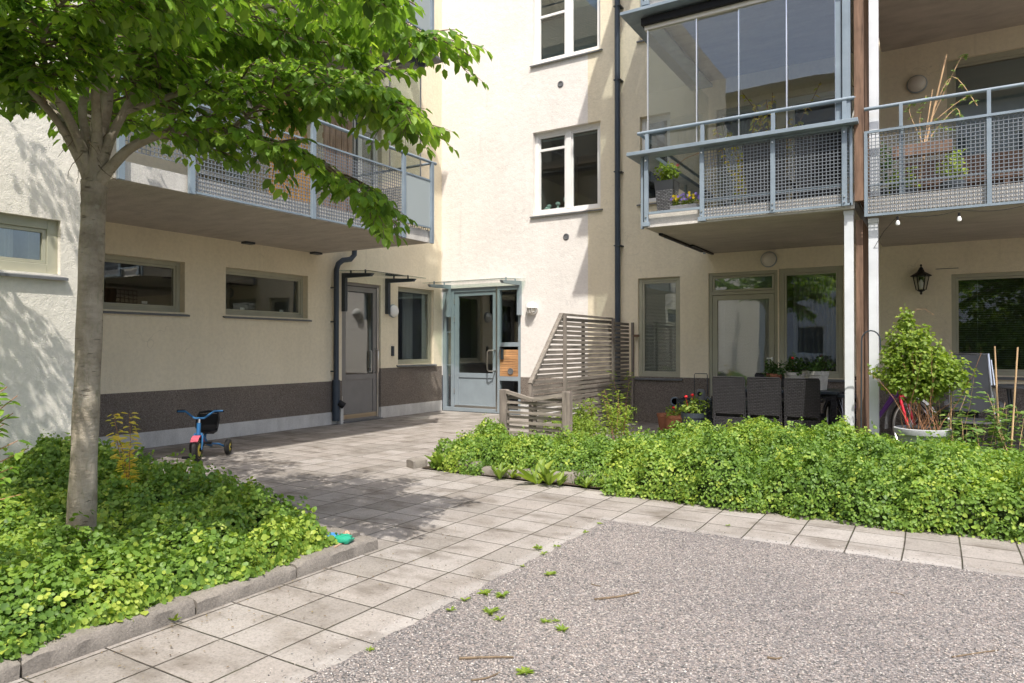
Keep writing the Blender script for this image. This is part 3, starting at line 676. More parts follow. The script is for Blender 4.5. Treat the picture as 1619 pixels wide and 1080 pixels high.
o = MB().tube([(XA+.075, 8.14, .06), (XA+.075, 8.14, .72)], .062, 16).tube([(XA+.075, 8.14, .70), (XA+.075, 8.14, 2.5), (XA+.085, 8.17, 2.60), (XA+.10, 8.26, 2.67), (XA+.11, 8.42, 2.70), (XA+.12, 8.50, 2.78), (XA+.12, 8.52, 3.2), (XA+.12, 8.52, 10.9)], .043, 14).build('downpipe', 'pipe', bld, smooth=True)
MB().box((XA+.02, 8.22, 0), (XA+.10, 8.28, .30)).build('rodding_block', 'base', o)
MB().tube([(XA+.14, 8.14, .36), (XA+.19, 8.20, .30)], [.05, .055], 14).build('rodding_mouth', 'black', o)
cl = MB()
for z in (.85, 1.65, 2.2): cl.box((XA, 8.085, z), (XA+.12, 8.10, z+.02)); 
cl.build('pipe_clip', 'charcoal', o)
o = MB().tube([(-4.58, YB-.105, .05), (-4.58, YB-.105, 10.9)], .047, 16).build('downpipe', 'pipe', bld, smooth=True)
cl = MB()
for z in (2.95, 4.2, 5.75, 7.0): cl.box((-4.63, YB-.155, z), (-4.51, YB, z+.018))
cl.build('pipe_clip', 'charcoal', o)

# ------------------------------------------------------------------ balconies
def rp(k):  # balcony frame: local (u along front, w outwards from front plane, z) -> world
    return k
def wire_mesh(mb, f, u0, u1, z0, z1, pitch=.040, t=.0075, d=.005):
    u = u0
    while u <= u1+1e-6: mb.box(f(u-t/2, 0, z0), f(u+t/2, d, z1)); u += pitch
    z = z0
    while z <= z1+1e-6: mb.box(f(u0, d*.5, z-t/2), f(u1, d*1.5, z+t/2)); z += pitch
def balcony_b(dz, detail=True):
    x0, x1, yf, zb = -3.08, -.74, 8.22, 2.73+dz
    f = lambda u, w_, z: (u, yf-w_, z+dz)
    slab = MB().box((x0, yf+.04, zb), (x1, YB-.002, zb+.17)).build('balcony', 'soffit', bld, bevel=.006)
    MB().box((x0-.004, yf+.025, zb+.004), (x1+.004, yf+.039, zb+.172)).box((x0-.016, yf+.025, zb+.004), (x0-.004, YB-.01, zb+.172)).build('slab_edge', 'slabface', slab)
    for x in (-3.05, -2.36, -1.56, -.83):
        p = MB().box(f(x-.025, .0, 2.76), f(x+.025, .035, 3.615)).box(f(x-.022, -.02, 3.66), f(x+.022, .012, 3.90))
        if x < -2: p.box(f(x-.045, .002, 2.74), f(x+.045, .048, 2.79))
        p.build('post', 'galv', slab, bevel=.003)
    for y in (8.24, 9.1, 10.0, 10.95): MB().box((x0-.05, y-.02, 2.72+dz), (x0-.02, y+.02, 3.615+dz)).build('post', 'galv', slab)
    for x in (-3.05, -2.36, -1.56, -.83):
        bt = MB()
        for z in (2.80, 2.86, 3.55): bt.lathe([(.001, 0), (.010, 0), (.010, -.012), (.001, -.012)], f(x, .036, z), 6, 'y')
        bt.build('bolts', 'alu', slab)
    r = MB().tube([f(-3.17, .0, 3.91), f(-.72, .0, 3.91)], .021, 12).tube([(x0-.07, yf+.01, 3.91+dz), (x0-.07, YB-.05, 3.91+dz)], .021, 12)
    r.box(f(-3.02, .01, 2.885), f(-2.38, .035, 2.915)); r.box(f(-2.33, .0, 2.98), f(-.85, -.03, 3.01))
    r.build('handrail', 'galv', slab, smooth=True)
    led = MB().box(f(-3.27, -.14, 3.615), f(-.69, .13, 3.66)).box((-3.27, yf+.14, 3.615+dz), (-3.0, YB-.01, 3.66+dz)).build('ledge', 'galv', slab, bevel=.004)
    m = MB(); wire_mesh(m, f, -2.34, -.775, 2.775, 3.60, .038); m.build('mesh_panel', 'wire', slab)
    fr = MB()
    for a, b in (((-2.35, 2.765), (-.765, 2.79)), ((-2.35, 3.59), (-.765, 3.612)), ((-2.362, 2.765), (-2.337, 3.61)), ((-.778, 2.765), (-.752, 3.61))):
        fr.box(f(a[0], -.004, a[1]), f(b[0], .020, b[1]))
    fr.build('mesh_frame', 'galv', slab)
    # sliding glazing above the ledge
    gl = MB()
    ed = MB()
    xs = [-3.05, -2.44, -1.95, -1.42, -.92]
    for i in range(4):
        o_ = .02 if i % 2 else 0
        gl.box((xs[i]+.004, yf+.05+o_, 3.70+dz), (xs[i+1]-.004, yf+.058+o_, 5.20+dz))
        ed.box((xs[i+1]-.008, yf+.045+o_, 3.70+dz), (xs[i+1]+.006, yf+.064+o_, 5.20+dz))
    ed.box((-3.062, yf+.045, 3.66+dz), (-3.046, yf+.062, 5.2+dz))
    gl.box((-3.062, yf+.07, 3.70+dz), (-3.056, YB-.06, 5.20+dz))
    gl.build('glass_panel', 'clearglass', slab); ed.build('glass_edge', 'alu', slab)
    tr = MB().box((-3.07, yf+.035, 3.66+dz), (-.80, yf+.085, 3.70+dz)).box((-.92, yf+.03, 3.7+dz), (-.86, yf+.09, 5.2+dz)).box((-.85, yf, 3.66+dz), (-.77, yf+.10, 5.36+dz)).box((-3.08, yf+.085, 3.66+dz), (-3.04, YB-.05, 3.70+dz))
    tr.build('glazing_frame', 'galv', slab, bevel=.003)
    MB().box((-3.09, yf+.03, 5.20+dz), (-.86, yf+.10, 5.25+dz)).build('glazing_head', 'opal', slab)
    MB().box((-3.12, yf-.02, 5.25+dz), (-.78, yf+.11, 5.34+dz)).build('glazing_track', 'black', slab, bevel=.008)
    MB().box((-3.34, yf-.16, 5.37+dz), (-.70, yf+.16, 5.41+dz)).box((-3.34, yf+.16, 5.37+dz), (-3.0, YB-.01, 5.41+dz)).build('top_ledge', 'galv', slab, bevel=.004)
    return slab
for dz in (0, 2.74, 5.48): balcony_b(dz)

def balcony_right(dz):
    yf = 8.22; x0, x1 = -.64, 3.2; f = lambda u, w_, z: (u, yf-w_, z+dz)
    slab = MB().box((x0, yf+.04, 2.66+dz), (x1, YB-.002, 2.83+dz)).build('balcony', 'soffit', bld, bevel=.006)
    MB().box((x0, yf+.026, 2.665+dz), (x1, yf+.039, 2.832+dz)).build('slab_edge', 'slabface', slab)
    for x in (-.30, .45, 1.2, 1.95):
        MB().box(f(x-.017, -.0, 3.53), f(x+.017, .02, 3.76)).box(f(x-.02, -.03, 2.64), f(x+.02, -.06 if x < 0 else .02, 3.53)).build('post', 'galv', slab, bevel=.002)
    MB().tube([f(-.64, 0, 3.765), f(x1, 0, 3.765)], .019, 12).build('handrail', 'galv', slab, smooth=True)
    MB().box(f(-.64, .0, 3.50), f(x1, .03, 3.525)).box(f(-.64, .0, 2.625), f(x1, .03, 2.65)).box(f(-.64, 0, 2.65), f(-.61, .03, 3.5)).box(f(-.6, -.05, 2.95), f(x1, -.02, 2.97)).build('mesh_frame', 'galv', slab)
    m = MB(); wire_mesh(m, f, -.61, 2.3, 2.65, 3.5, .038, .007); m.build('mesh_panel', 'wire', slab)
balcony_right(0); balcony_right(2.74)
def balcony_a(dz):
    xf, y0, y1 = -6.12, 3.39, 7.84; f = lambda u, w_, z: (xf+w_, u, z+dz)
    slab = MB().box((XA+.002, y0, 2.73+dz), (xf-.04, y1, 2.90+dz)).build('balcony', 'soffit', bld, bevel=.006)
    MB().box((xf-.039, y0, 2.735+dz), (xf-.024, y1, 2.902+dz)).build('slab_edge', 'slabface', slab)
    for y in (3.42, 4.10, 5.63, 7.22, 7.83): MB().box(f(y-.03, .002, 2.72), f(y+.03, .04, 3.86 if y != 4.1 else 3.6)).build('post', 'galv', slab, bevel=.003)
    MB().tube([f(3.38, .02, 3.87), f(7.92, .02, 3.87)], .021, 12).tube([f(7.86, .02, 3.87), f(7.86, -2.2, 3.87)], .018, 10).build('handrail', 'galv', slab, smooth=True)
    m = MB(); wire_mesh(m, f, 4.13, 7.19, 2.745, 3.60, .040, .0075)
    wire_mesh(m, f, 3.46, 4.07, 3.0, 3.6, .04, .0075); m.build('mesh_panel', 'wire', slab)
    fr = MB()
    for a, b in ((4.1, 7.22), (7.25, 7.82)):
        for z in (3.60, 2.735 if b < 7.5 else 2.93): fr.box(f(a, .0, z), f(b, .022, z+.02))
    fr.build('mesh_frame', 'galv', slab)
    MB().box(f(7.26, .006, 2.95), f(7.80, .014, 3.60)).build('privacy_panel', mat('grey_green_panel', (.33, .37, .37), .4), slab)
    sd_ = MB(); wire_mesh(sd_, lambda u, w_, z: (u, 7.84+w_, z+dz), XA+.1, xf-.05, 2.8, 3.6, .04, .0075); sd_.build('end_mesh_panel', 'wire', slab)
    gl = MB(); ed = MB(); ys = [4.3, 5.0, 5.7, 6.4, 7.05, 7.70]
    for i in range(5):
        gl.box(f(ys[i], -.07, 3.66), f(ys[i+1]-.006, -.078, 5.2)); ed.box(f(ys[i+1]-.012, -.065, 3.66), f(ys[i+1], -.083, 5.2))
    gl.box((XA+.1, 7.70, 3.66+dz), (xf-.09, 7.706, 5.2+dz))
    gl.build('glass_panel', 'clearglass', slab); ed.build('glass_edge', 'alu', slab)
    MB().box(f(4.3, -.05, 5.2), f(7.76, -.12, 5.30)).build('glazing_track', 'charcoal', slab)
    MB().box(f(3.4, -.14, 5.33), f(7.98, .12, 5.37)).box(f(7.72, -2.2, 5.33), f(7.98, -.14, 5.37)).build('top_ledge', 'sill', slab, bevel=.004)
for dz in (0, 2.74, 5.48): balcony_a(dz)
# white steel columns
for x, z1 in ((-.80, 2.73), (-.565, 2.62)):
    MB().box((x-.045, 8.30, 0), (x+.045, 8.39, z1)).box((x-.05, 8.295, z1-.05), (x+.05, 8.395, z1-.002)).build('column', 'colwhite', bld, bevel=.003)
MB().box((-.60, 8.30, 2.86), (-.51, 8.39, 5.38)).box((-.61, 8.29, 5.33), (-.50, 8.40, 5.375)).build('column', 'colwhite', bld, bevel=.003)
MB().box((-.735, 8.20, 2.80), (-.645, 8.27, 8.2)).build('divider_post', 'brownwood', bld, bevel=.004)
MB().box((-.72, 8.275, 2.86), (-.66, 10.9, 5.36)).box((-.72, 8.275, 5.6), (-.66, 10.9, 8.1)).build('balcony_divider', 'brownwood', bld)
MB().box((-3.02, 9.9, 2.705), (-2.98, 11.0, 2.728)).box((-3.07, 8.7, 2.70), (-3.03, 10.6, 2.73)).build('soffit_strip', 'black', bld)
MB().box((XA+.05, 6.35, 2.70), (XA+.16, 6.5, 2.73)).box((XA+.05, 7.6, 2.70), (XA+.16, 7.76, 2.73)).build('soffit_bracket', 'charcoal', bld)

# ------------------------------------------------------------------ ground
def sheet(name, m, poly, z):
    o = MB().add([(x, y, z) for x, y in poly], [tuple(range(len(poly)))]).build(name, m); tag(o, kind='structure'); return o
big = MB(); big.add([(-150, -150, -.02), (150, -150, -.02), (150, 150, -.02), (-150, 150, -.02)], [(0, 1, 2, 3)])
tag(big.build('ground', 'soil'), kind='structure')
# wavy worn gravel edge along the pavers
def wavy(p, q, n, a, seed):
    r = random.Random(seed); out = []
    for i in range(n):
        t = i/n; x = p[0]+(q[0]-p[0])*t; y = p[1]+(q[1]-p[1])*t; dx, dy = q[1]-p[1], -(q[0]-p[0]); l = math.hypot(dx, dy)
        k = a*(math.sin(i*.9+seed)+r.uniform(-1, 1))*.5; out.append((x+dx/l*k, y+dy/l*k))
    return out
gp = [(-2.0, -6)]+wavy((-2.02, -2), (-2.03, 4.62), 110, .014, 3)+wavy((-2.03, 4.66), (5, 4.70), 120, .014, 5)+[(8, 4.7), (8, -6)]
sheet('gravel_yard', 'gravel', gp, .002)
sheet('pavement', 'paver', [(XL, 3.2), (-3.03, 3.2), (-3.03, -6), (-1.9, -6), (-1.9, 4.55), (8, 4.55), (8, 5.62), (-2.5, 5.62), (-4.55, 5.66), (-4.65, 8.0), (-4.45, YB), (XA, YB), (XA, 3.2)], -.004)
sheet('terrace', 'paver', [(-4.4, 7.9), (4, 7.9), (4, YB), (-4.4, YB)], .0)
sheet('garden_soil', 'soil', [(-4.55, 5.67), (8, 5.63), (8, 7.89), (-4.64, 7.89)], .004)
sheet('bare_soil_patch', 'sand', [(-3.9, 6.6), (-3.05, 6.5), (-2.75, 7.2), (-2.9, 7.88), (-3.7, 7.88)], .010)
sheet('tree_bed_soil', 'soil', [(XL, -6), (-3.1, -6), (-3.1, 3.2), (XL, 3.2)], .05)

# kerb stones
def kerbstone(poly, h_, label, group, z0=-.01):
    cx = sum(p[0] for p in poly)/len(poly); cy = sum(p[1] for p in poly)/len(poly)
    # long box cut into slices with worn, uneven edges
    r = random.Random(int(cx*977+cy*331)); P4 = [Vector((x, y, 0)) for x, y in poly]
    if (P4[1]-P4[0]).length > (P4[2]-P4[1]).length: a0, a1, b0, b1 = P4[0], P4[1], P4[3], P4[2]
    else: a0, a1, b0, b1 = P4[1], P4[2], P4[0], P4[3]
    n = max(4, int((a1-a0).length/.045)); mb = MB(); vs = []
    for i in range(n+1):
        t = i/n; a = a0.lerp(a1, t); b = b0.lerp(b1, t); d = (b-a); e = .014/d.length; ch = .010*max(0, r.gauss(0, 1))
        j = lambda s_=.0025: r.uniform(-s_, s_)
        end = .008 if i in (0, n) else 0
        for q, z in ((0, z0), (0, h_-.016-ch), (e+ch, h_-.002-end), (.5, h_+.003-end), (1-e-ch, h_-.002-end), (1, h_-.016-ch), (1, z0)):
            p = a+d*q; vs.append((p.x+j(), p.y+j(), z+j()))
    mb.add(vs, [(i*7+k, (i+1)*7+k, (i+1)*7+k+1, i*7+k+1) for i in range(n) for k in range(6)]+[tuple(range(6, -1, -1)), tuple(n*7+k for k in range(7))])
    o = mb.build('kerb_stone', 'kerb', origin=(cx, cy, 0), smooth=True)
    return tag(o, label, 'kerb stone', group)
g1 = 'kerb stones along the tree bed'
ks = [(-.9, .32, 'concrete kerb stone at the bottom left corner of the photo, overhung by leaves'), (.33, 1.29, 'concrete kerb stone of the tree bed, second from the bottom left corner'),
      (1.30, 2.02, 'concrete kerb stone of the tree bed, with the longest bare face beside a small sprout'), (2.03, 2.62, 'kerb stone of the tree bed with pale top, next to the end stone'),
      (2.63, 3.27, 'end kerb stone of the tree bed, under the crumpled blue and green toys')]
for a, b, l in ks: kerbstone([(-3.10, a), (-2.965, a), (-2.965, b), (-3.10, b)], .074+rnd.uniform(-.006, .006), l, g1)
kerbstone([(XL, 3.16), (-3.115, 3.16), (-3.115, 3.27), (XL, 3.27)], .09, 'long concrete kerb at the back of the tree bed, mostly hidden by leaves', g1)
g2 = 'kerb stones along the hedge bed'
for poly, h_, l in (([(-4.74, 5.66), (-4.60, 5.60), (-4.56, 5.78), (-4.70, 5.84)], .085, 'short dark kerb stone standing alone left of the hedge'),
                    ([(-4.14, 5.70), (-3.86, 5.66), (-3.84, 5.80), (-4.12, 5.84)], .11, 'dark rounded kerb stone at the left front of the hedge'),
                    ([(-3.84, 5.68), (-3.40, 5.70), (-3.40, 5.84), (-3.84, 5.82)], .075, 'sunken kerb stone behind the upright weeds'),
                    ([(-3.39, 5.70), (-2.97, 5.74), (-2.97, 5.88), (-3.39, 5.84)], .085, 'kerb stone behind the tall dandelion leaves, middle of the row'),
                    ([(-2.96, 5.74), (-2.46, 5.79), (-2.44, 5.99), (-2.96, 5.92)], .10, 'long pale-topped kerb stone at the right end of the row')):
    kerbstone(poly, h_, l, g2)

# ------------------------------------------------------------------ ground cover beds
rs = np.random.default_rng(11)
def vnoise(x, y, s, seed):
    r = np.random.default_rng(seed); g = r.random((64, 64)); X = x/s+1000; Y = y/s+1000
    i = np.floor(X).astype(int); j = np.floor(Y).astype(int); fx = X-i; fy = Y-j; fx = fx*fx*(3-2*fx); fy = fy*fy*(3-2*fy)
    a = g[i % 64, j % 64]; b = g[(i+1) % 64, j % 64]; c = g[i % 64, (j+1) % 64]; d = g[(i+1) % 64, (j+1) % 64]
    return (a*(1-fx)+b*fx)*(1-fy)+(c*(1-fx)+d*fx)*fy
def bedding(name, m, label, poly, hf, n, size, seed, mound_m='under', edge=.16, over=.04, shape='oval', yellow=.1, zmin=.012):
    """hf(x,y) interior height; height falls to the edge of the polygon"""
    poly = np.array(poly); r = np.random.default_rng(seed)
    def sdist(x, y):
        d = np.full(x.shape, 1e9); ins = np.zeros(x.shape, bool); k = len(poly)
        for i in range(k):
            a, b = poly[i], poly[(i+1) % k]; e = b-a; t = np.clip(((x-a[0])*e[0]+(y-a[1])*e[1])/(e@e), 0, 1)
            d = np.minimum(d, np.hypot(x-a[0]-t*e[0], y-a[1]-t*e[1]))
            cnd = ((a[1] > y) != (b[1] > y)) & (x < (b[0]-a[0])*(y-a[1])/((b[1]-a[1]) if b[1] != a[1] else 1e-9)+a[0]); ins ^= cnd
        return np.where(ins, d, -d)
    def H(x, y, inset=0.0):
        d = sdist(x, y)-inset+over+.15*(vnoise(x, y, .17, seed+5)-.5)
        base = hf(x, y)*(.97+.62*(vnoise(x, y, .38, seed)-.5)+.55*(vnoise(x, y, .13, seed+1)-.5))
        return np.where(d > 0, base*np.sqrt(np.clip(1-(1-np.clip(d/edge, 0, 1))**2, 0, 1)), -1)
    x0, y0 = poly.min(0)-over; x1, y1 = poly.max(0)+over
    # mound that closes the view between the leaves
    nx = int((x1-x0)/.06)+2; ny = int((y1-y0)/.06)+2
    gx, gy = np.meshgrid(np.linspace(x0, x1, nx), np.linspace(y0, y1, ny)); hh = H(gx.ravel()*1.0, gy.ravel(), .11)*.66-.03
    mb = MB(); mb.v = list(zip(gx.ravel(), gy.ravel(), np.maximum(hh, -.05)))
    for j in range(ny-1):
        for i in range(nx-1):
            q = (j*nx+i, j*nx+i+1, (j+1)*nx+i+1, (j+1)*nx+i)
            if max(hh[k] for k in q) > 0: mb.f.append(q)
    # sprigs of 3..5 leaves
    ns = n//4
    xs = r.uniform(x0, x1, ns*3); ys = r.uniform(y0, y1, ns*3); h0 = H(xs, ys); e = .02
    gxn = (H(xs+e, ys)-H(xs-e, ys))/(2*e); gyn = (H(xs, ys+e)-H(xs, ys-e))/(2*e)
    slope = np.hypot(np.clip(gxn, -4, 4), np.clip(gyn, -4, 4)); keep = (h0 > .015) & (r.random(ns*3) < (1+slope)/3.2)
    xs, ys, h0, gxn, gyn = [v[keep][:int(ns*1.3)] for v in (xs, ys, h0, gxn, gyn)]
    nn = unit(np.stack([-np.clip(gxn, -2.5, 2.5), -np.clip(gyn, -2.5, 2.5), np.full(len(xs), 1.0)], 1))
    depth = r.random(len(xs))**1.6
    dd0 = sdist(xs, ys); z = h0-depth*.15*np.minimum(1, h0/.15)
    z = np.where((dd0 < .15) & (r.random(len(xs)) < .55), h0*r.random(len(xs)), z)
    z = np.maximum(z, zmin)+(r.random(len(xs)) < .10)*r.random(len(xs))*.09
    c = np.stack([xs, ys, z], 1); sp = unit(nn+r.normal(0, .35, (len(xs), 3)))
    k = 4; C_ = np.repeat(c, k, 0); SP = np.repeat(sp, k, 0)
    ang = np.tile(np.arange(k)*2*np.pi/k, len(xs))+np.repeat(r.random(len(xs))*6.28, k)+r.normal(0, .25, k*len(xs))
    t1 = unit(np.cross(SP, np.array([0.3, .2, 1.0])+0*SP)); t2 = np.cross(SP, t1)
    D = t1*np.cos(ang)[:, None]+t2*np.sin(ang)[:, None]+SP*r.normal(.15, .25, (len(SP), 1))
    Nn = unit(SP+r.normal(0, .38, SP.shape)); S = size*np.repeat(r.uniform(.62, 1.3, len(xs)), k)*r.uniform(.7, 1.2, len(SP))
    P = C_+D*size*.25+r.normal(0, size*.25, C_.shape)
    patch = vnoise(xs, ys, .35, seed+9); var = np.repeat(.22+.5*patch+r.normal(0, .16, len(xs)), k)+r.normal(0, .08, len(SP))
    var = np.where(np.repeat(r.random(len(xs)) < yellow*.25, k), 1.0, var)
    o = leaves(name, m, P, D, Nn, S, np.clip(var, 0, 1), wid=.95 if shape == 'round' else .8, shape=shape)
    # join the mound under the leaves as a second material of the same object
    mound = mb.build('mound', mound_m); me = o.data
    bpy.context.view_layer.objects.active = o
    for ob in bpy.context.selected_objects: ob.select_set(False)
    o.select_set(True); mound.select_set(True); bpy.ops.object.join()
    return tag(o, label, 'ground cover', kind='stuff')
def hl(x, y):
    return .24+.15*np.clip((-4.6-x)/1.0, 0, 1)+.10*np.clip((y-2.3)/.8, 0, 1)*np.clip((-3.6-x)/.6, 0, 1)
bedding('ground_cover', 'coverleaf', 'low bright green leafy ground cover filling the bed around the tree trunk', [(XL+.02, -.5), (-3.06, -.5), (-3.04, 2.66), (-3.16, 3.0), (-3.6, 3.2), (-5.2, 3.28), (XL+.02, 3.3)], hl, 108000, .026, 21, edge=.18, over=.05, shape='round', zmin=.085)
def hr(x, y):
    return .30+.04*np.clip((-3.2-x)/.5, 0, 1)-.22*np.clip((-2.9-x)/.4, 0, 1)*np.clip((y-6.5)/.5, 0, 1)+.10*np.clip((x+2.6)/.9, 0, 1)-.09*np.clip((x+.75)/.35, 0, 1)*np.clip((y-6.2)/1.0, 0, 1)
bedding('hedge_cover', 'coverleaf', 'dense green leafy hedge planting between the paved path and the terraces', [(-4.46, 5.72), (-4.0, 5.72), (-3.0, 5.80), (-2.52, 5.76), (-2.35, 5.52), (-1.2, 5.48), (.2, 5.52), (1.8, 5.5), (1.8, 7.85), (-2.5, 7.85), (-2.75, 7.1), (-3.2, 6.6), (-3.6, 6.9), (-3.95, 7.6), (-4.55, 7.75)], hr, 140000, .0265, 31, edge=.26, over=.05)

# ------------------------------------------------------------------ tree
def branch_path(p, d, length, n, wob, grav, r):
    pts = [Vector(p)]; d = Vector(d).normalized()
    for i in range(n):
        d = (d+Vector((r.uniform(-1, 1), r.uniform(-1, 1), r.uniform(-1, 1)))*wob+Vector((0, 0, grav))).normalized()
        pts.append(pts[-1]+d*length/n)
    return pts
def smooth_path(pts, k=4):
    pts = [Vector(p) for p in pts]; out = []
    for i in range(len(pts)-1):
        p0, p1, p2, p3 = pts[max(i-1, 0)], pts[i], pts[i+1], pts[min(i+2, len(pts)-1)]
        for j in range(k):
            t = j/k; out.append(.5*((2*p1)+(-p0+p2)*t+(2*p0-5*p1+4*p2-p3)*t*t+(-p0+3*p1-3*p2+p3)*t**3))
    out.append(pts[-1]); return out
def make_tree():
    r = random.Random(5); base = Vector((-4.05, 2.07, 0))
    root = thing('courtyard_tree', 'broadleaf tree with pale grey trunk and spreading crown in the left bed', 'tree', base, world=True)
    tp = smooth_path([(-4.055, 2.055, -.02), (-4.045, 2.06, .3), (-4.02, 2.065, .8), (-4.0, 2.07, 1.25), (-3.985, 2.075, 1.75), (-3.975, 2.08, 2.02), (-3.97, 2.08, 2.16)], 5)
    rr = [.082-.012*min(1, i/8)-.008*max(0, (i-8)/22) for i in range(len(tp))]
    rr = [a*(.95+.03*math.sin(i*1.3)+(.22*math.exp(-i/2.2) if i < 10 else 0)) for i, a in enumerate(rr)]
    for i in range(len(rr)-4, len(rr)): rr[i] *= 1.10
    tm = MB(); tm.tube(tp, rr, 20)
    F = Vector((-3.97, 2.08, 2.12))
    limbs = [
        # visible limbs first; outer left ones lower down are unseen, added for shade
        ([F, (-4.03, 2.03, 2.30), (-4.13, 1.96, 2.52), (-4.24, 1.88, 2.72), (-4.5, 1.6, 3.05), (-4.9, 1.1, 3.5)], .040),
        ([F, (-4.02, 2.07, 2.38), (-4.03, 2.05, 2.62), (-4.1, 2.2, 3.1), (-4.3, 2.5, 3.9), (-4.4, 2.6, 4.6)], .034),
        ([F, (-3.94, 2.09, 2.40), (-3.88, 2.10, 2.65), (-3.75, 2.0, 3.1), (-3.6, 1.7, 3.8), (-3.5, 1.5, 4.5)], .050),
        ([F, (-3.90, 2.11, 2.35), (-3.82, 2.16, 2.55), (-3.6, 2.3, 3.0), (-3.3, 2.5, 3.5), (-3.0, 2.6, 3.9)], .036),
        ([F, (-3.86, 2.12, 2.25), (-3.74, 2.18, 2.36), (-3.55, 2.30, 2.44), (-3.35, 2.46, 2.45), (-3.12, 2.72, 2.38), (-2.93, 2.95, 2.24), (-2.84, 3.05, 2.15)], .036),
        ([F, (-3.99, 2.02, 2.35), (-3.95, 1.85, 2.6), (-3.7, 1.4, 2.85), (-3.3, 1.0, 3.05), (-2.85, .75, 3.1)], .034),
        ([F, (-4.04, 1.98, 2.4), (-4.1, 1.7, 2.7), (-4.2, 1.2, 2.95), (-4.3, .6, 3.1)], .030),
        ([F, (-3.9, 2.06, 2.4), (-3.7, 1.95, 2.68), (-3.35, 1.9, 2.88), (-2.9, 1.95, 2.98), (-2.45, 2.15, 2.98), (-2.2, 2.35, 2.92)], .032),
        ([F, (-4.08, 2.12, 2.4), (-4.3, 2.25, 2.65), (-4.7, 2.4, 2.9), (-5.2, 2.3, 3.1)], .028),
        ([(-3.35, 2.48, 2.45), (-3.05, 2.55, 2.62), (-2.75, 2.70, 2.66), (-2.48, 2.86, 2.56)], .015),
        ([(-3.35, 1.9, 2.88), (-3.0, 1.5, 2.92), (-2.7, 1.3, 2.90)], .016),
        ([(-4.1, 2.2, 3.1), (-3.9, 2.7, 3.3), (-3.6, 3.2, 3.4)], .02),
        ([(-3.6, 2.3, 3.0), (-3.35, 2.7, 3.1), (-3.05, 3.1, 3.05)], .018),
        ([(-4.13, 1.96, 2.52), (-4.25, 1.7, 2.75), (-4.5, 1.3, 2.9)], .018),
        ([(-3.82, 2.16, 2.55), (-3.4, 2.5, 2.75), (-3.0, 2.85, 2.80), (-2.72, 3.05, 2.68)], .020),
        ([(-3.6, 2.3, 3.0), (-3.1, 2.7, 3.2), (-2.7, 2.9, 3.12), (-2.36, 3.05, 2.96)], .020),
        ([(-4.03, 2.05, 2.62), (-4.02, 2.4, 2.9), (-4.05, 2.7, 3.15), (-4.0, 3.0, 3.3)], .018),
        ([(-3.6, 1.7, 3.8), (-3.2, 1.4, 4.1), (-2.7, 1.3, 4.2)], .018),
        ([(-4.3, 2.5, 3.9), (-4.7, 2.2, 4.1), (-5.2, 1.8, 4.2)], .018),
        ([(-4.9, 1.1, 3.5), (-5.2, .9, 3.9), (-5.5, .7, 4.2)], .014),
        ([(-3.95, 1.85, 2.6), (-3.6, 1.65, 2.72), (-3.2, 1.6, 2.80), (-2.85, 1.75, 2.82)], .016),
        ([(-3.88, 2.10, 2.65), (-3.7, 2.5, 3.0), (-3.5, 3.0, 3.25), (-3.1, 3.3, 3.3)], .018),
        ([(-4.4, 2.6, 4.6), (-4.8, 2.5, 4.7), (-5.3, 2.3, 4.75), (-5.7, 2.1, 4.7)], .018),
        ([(-4.3, 2.5, 3.9), (-4.7, 2.7, 4.15), (-5.1, 3.0, 4.3), (-5.4, 3.2, 4.3)], .018),
        ([(-4.9, 1.1, 3.5), (-5.3, 1.2, 3.6), (-5.8, 1.3, 3.6)], .014),
        ([(-5.2, 2.3, 3.1), (-5.5, 1.9, 3.3), (-5.8, 1.6, 3.4)], .012),
        ([(-4.5, 1.6, 3.05), (-4.9, 1.6, 3.3), (-5.4, 1.7, 3.45), (-5.7, 1.9, 3.4)], .014),
        ([(-4.1, 1.7, 2.7), (-3.9, 1.35, 2.82), (-3.6, 1.1, 2.9)], .014),
    ]
    lm = MB(); tw = MB(); P = []; D = []; Nn = []; S = []; V = []
    def leafspray(pts, spacing, base_s, vbase):
        # leaves in two ranks along a twig, tips drooping
        for i in range(len(pts)-1):
            a, b = pts[i], pts[i+1]; seg = (b-a).length; d = (b-a).normalized(); k = max(1, int(seg/spacing+.5))
            side = d.cross(Vector((0, 0, 1)));
            side = side.normalized() if side.length > .1 else Vector((1, 0, 0))
            for j in range(k):
                s_ = 1 if (i*k+j) % 2 else -1
                p = a+d*seg*(j+r.random()*.6)/k
                q = (d*r.uniform(.3, .9)+side*s_*r.uniform(.7, 1.1)+Vector((0, 0, -r.uniform(.1, .85)))+Vector((r.uniform(-1, 1), r.uniform(-1, 1), r.uniform(-1, 1)))*.22).normalized()
                P.append(p+q*.012); D.append(q)
                Nn.append((Vector((0, 0, 1))+Vector((r.uniform(-1, 1), r.uniform(-1, 1), 0))*.5+d*.1).normalized())
                S.append(base_s*r.uniform(.65, 1.15)); V.append(min(1, max(0, vbase+r.gauss(0, .17))))
        d = (pts[-1]-pts[-2]).normalized(); P.append(pts[-1]); D.append((d+Vector((0, 0, -.3))).normalized()); Nn.append(Vector((0, 0, 1))); S.append(base_s*.8); V.append(vbase)
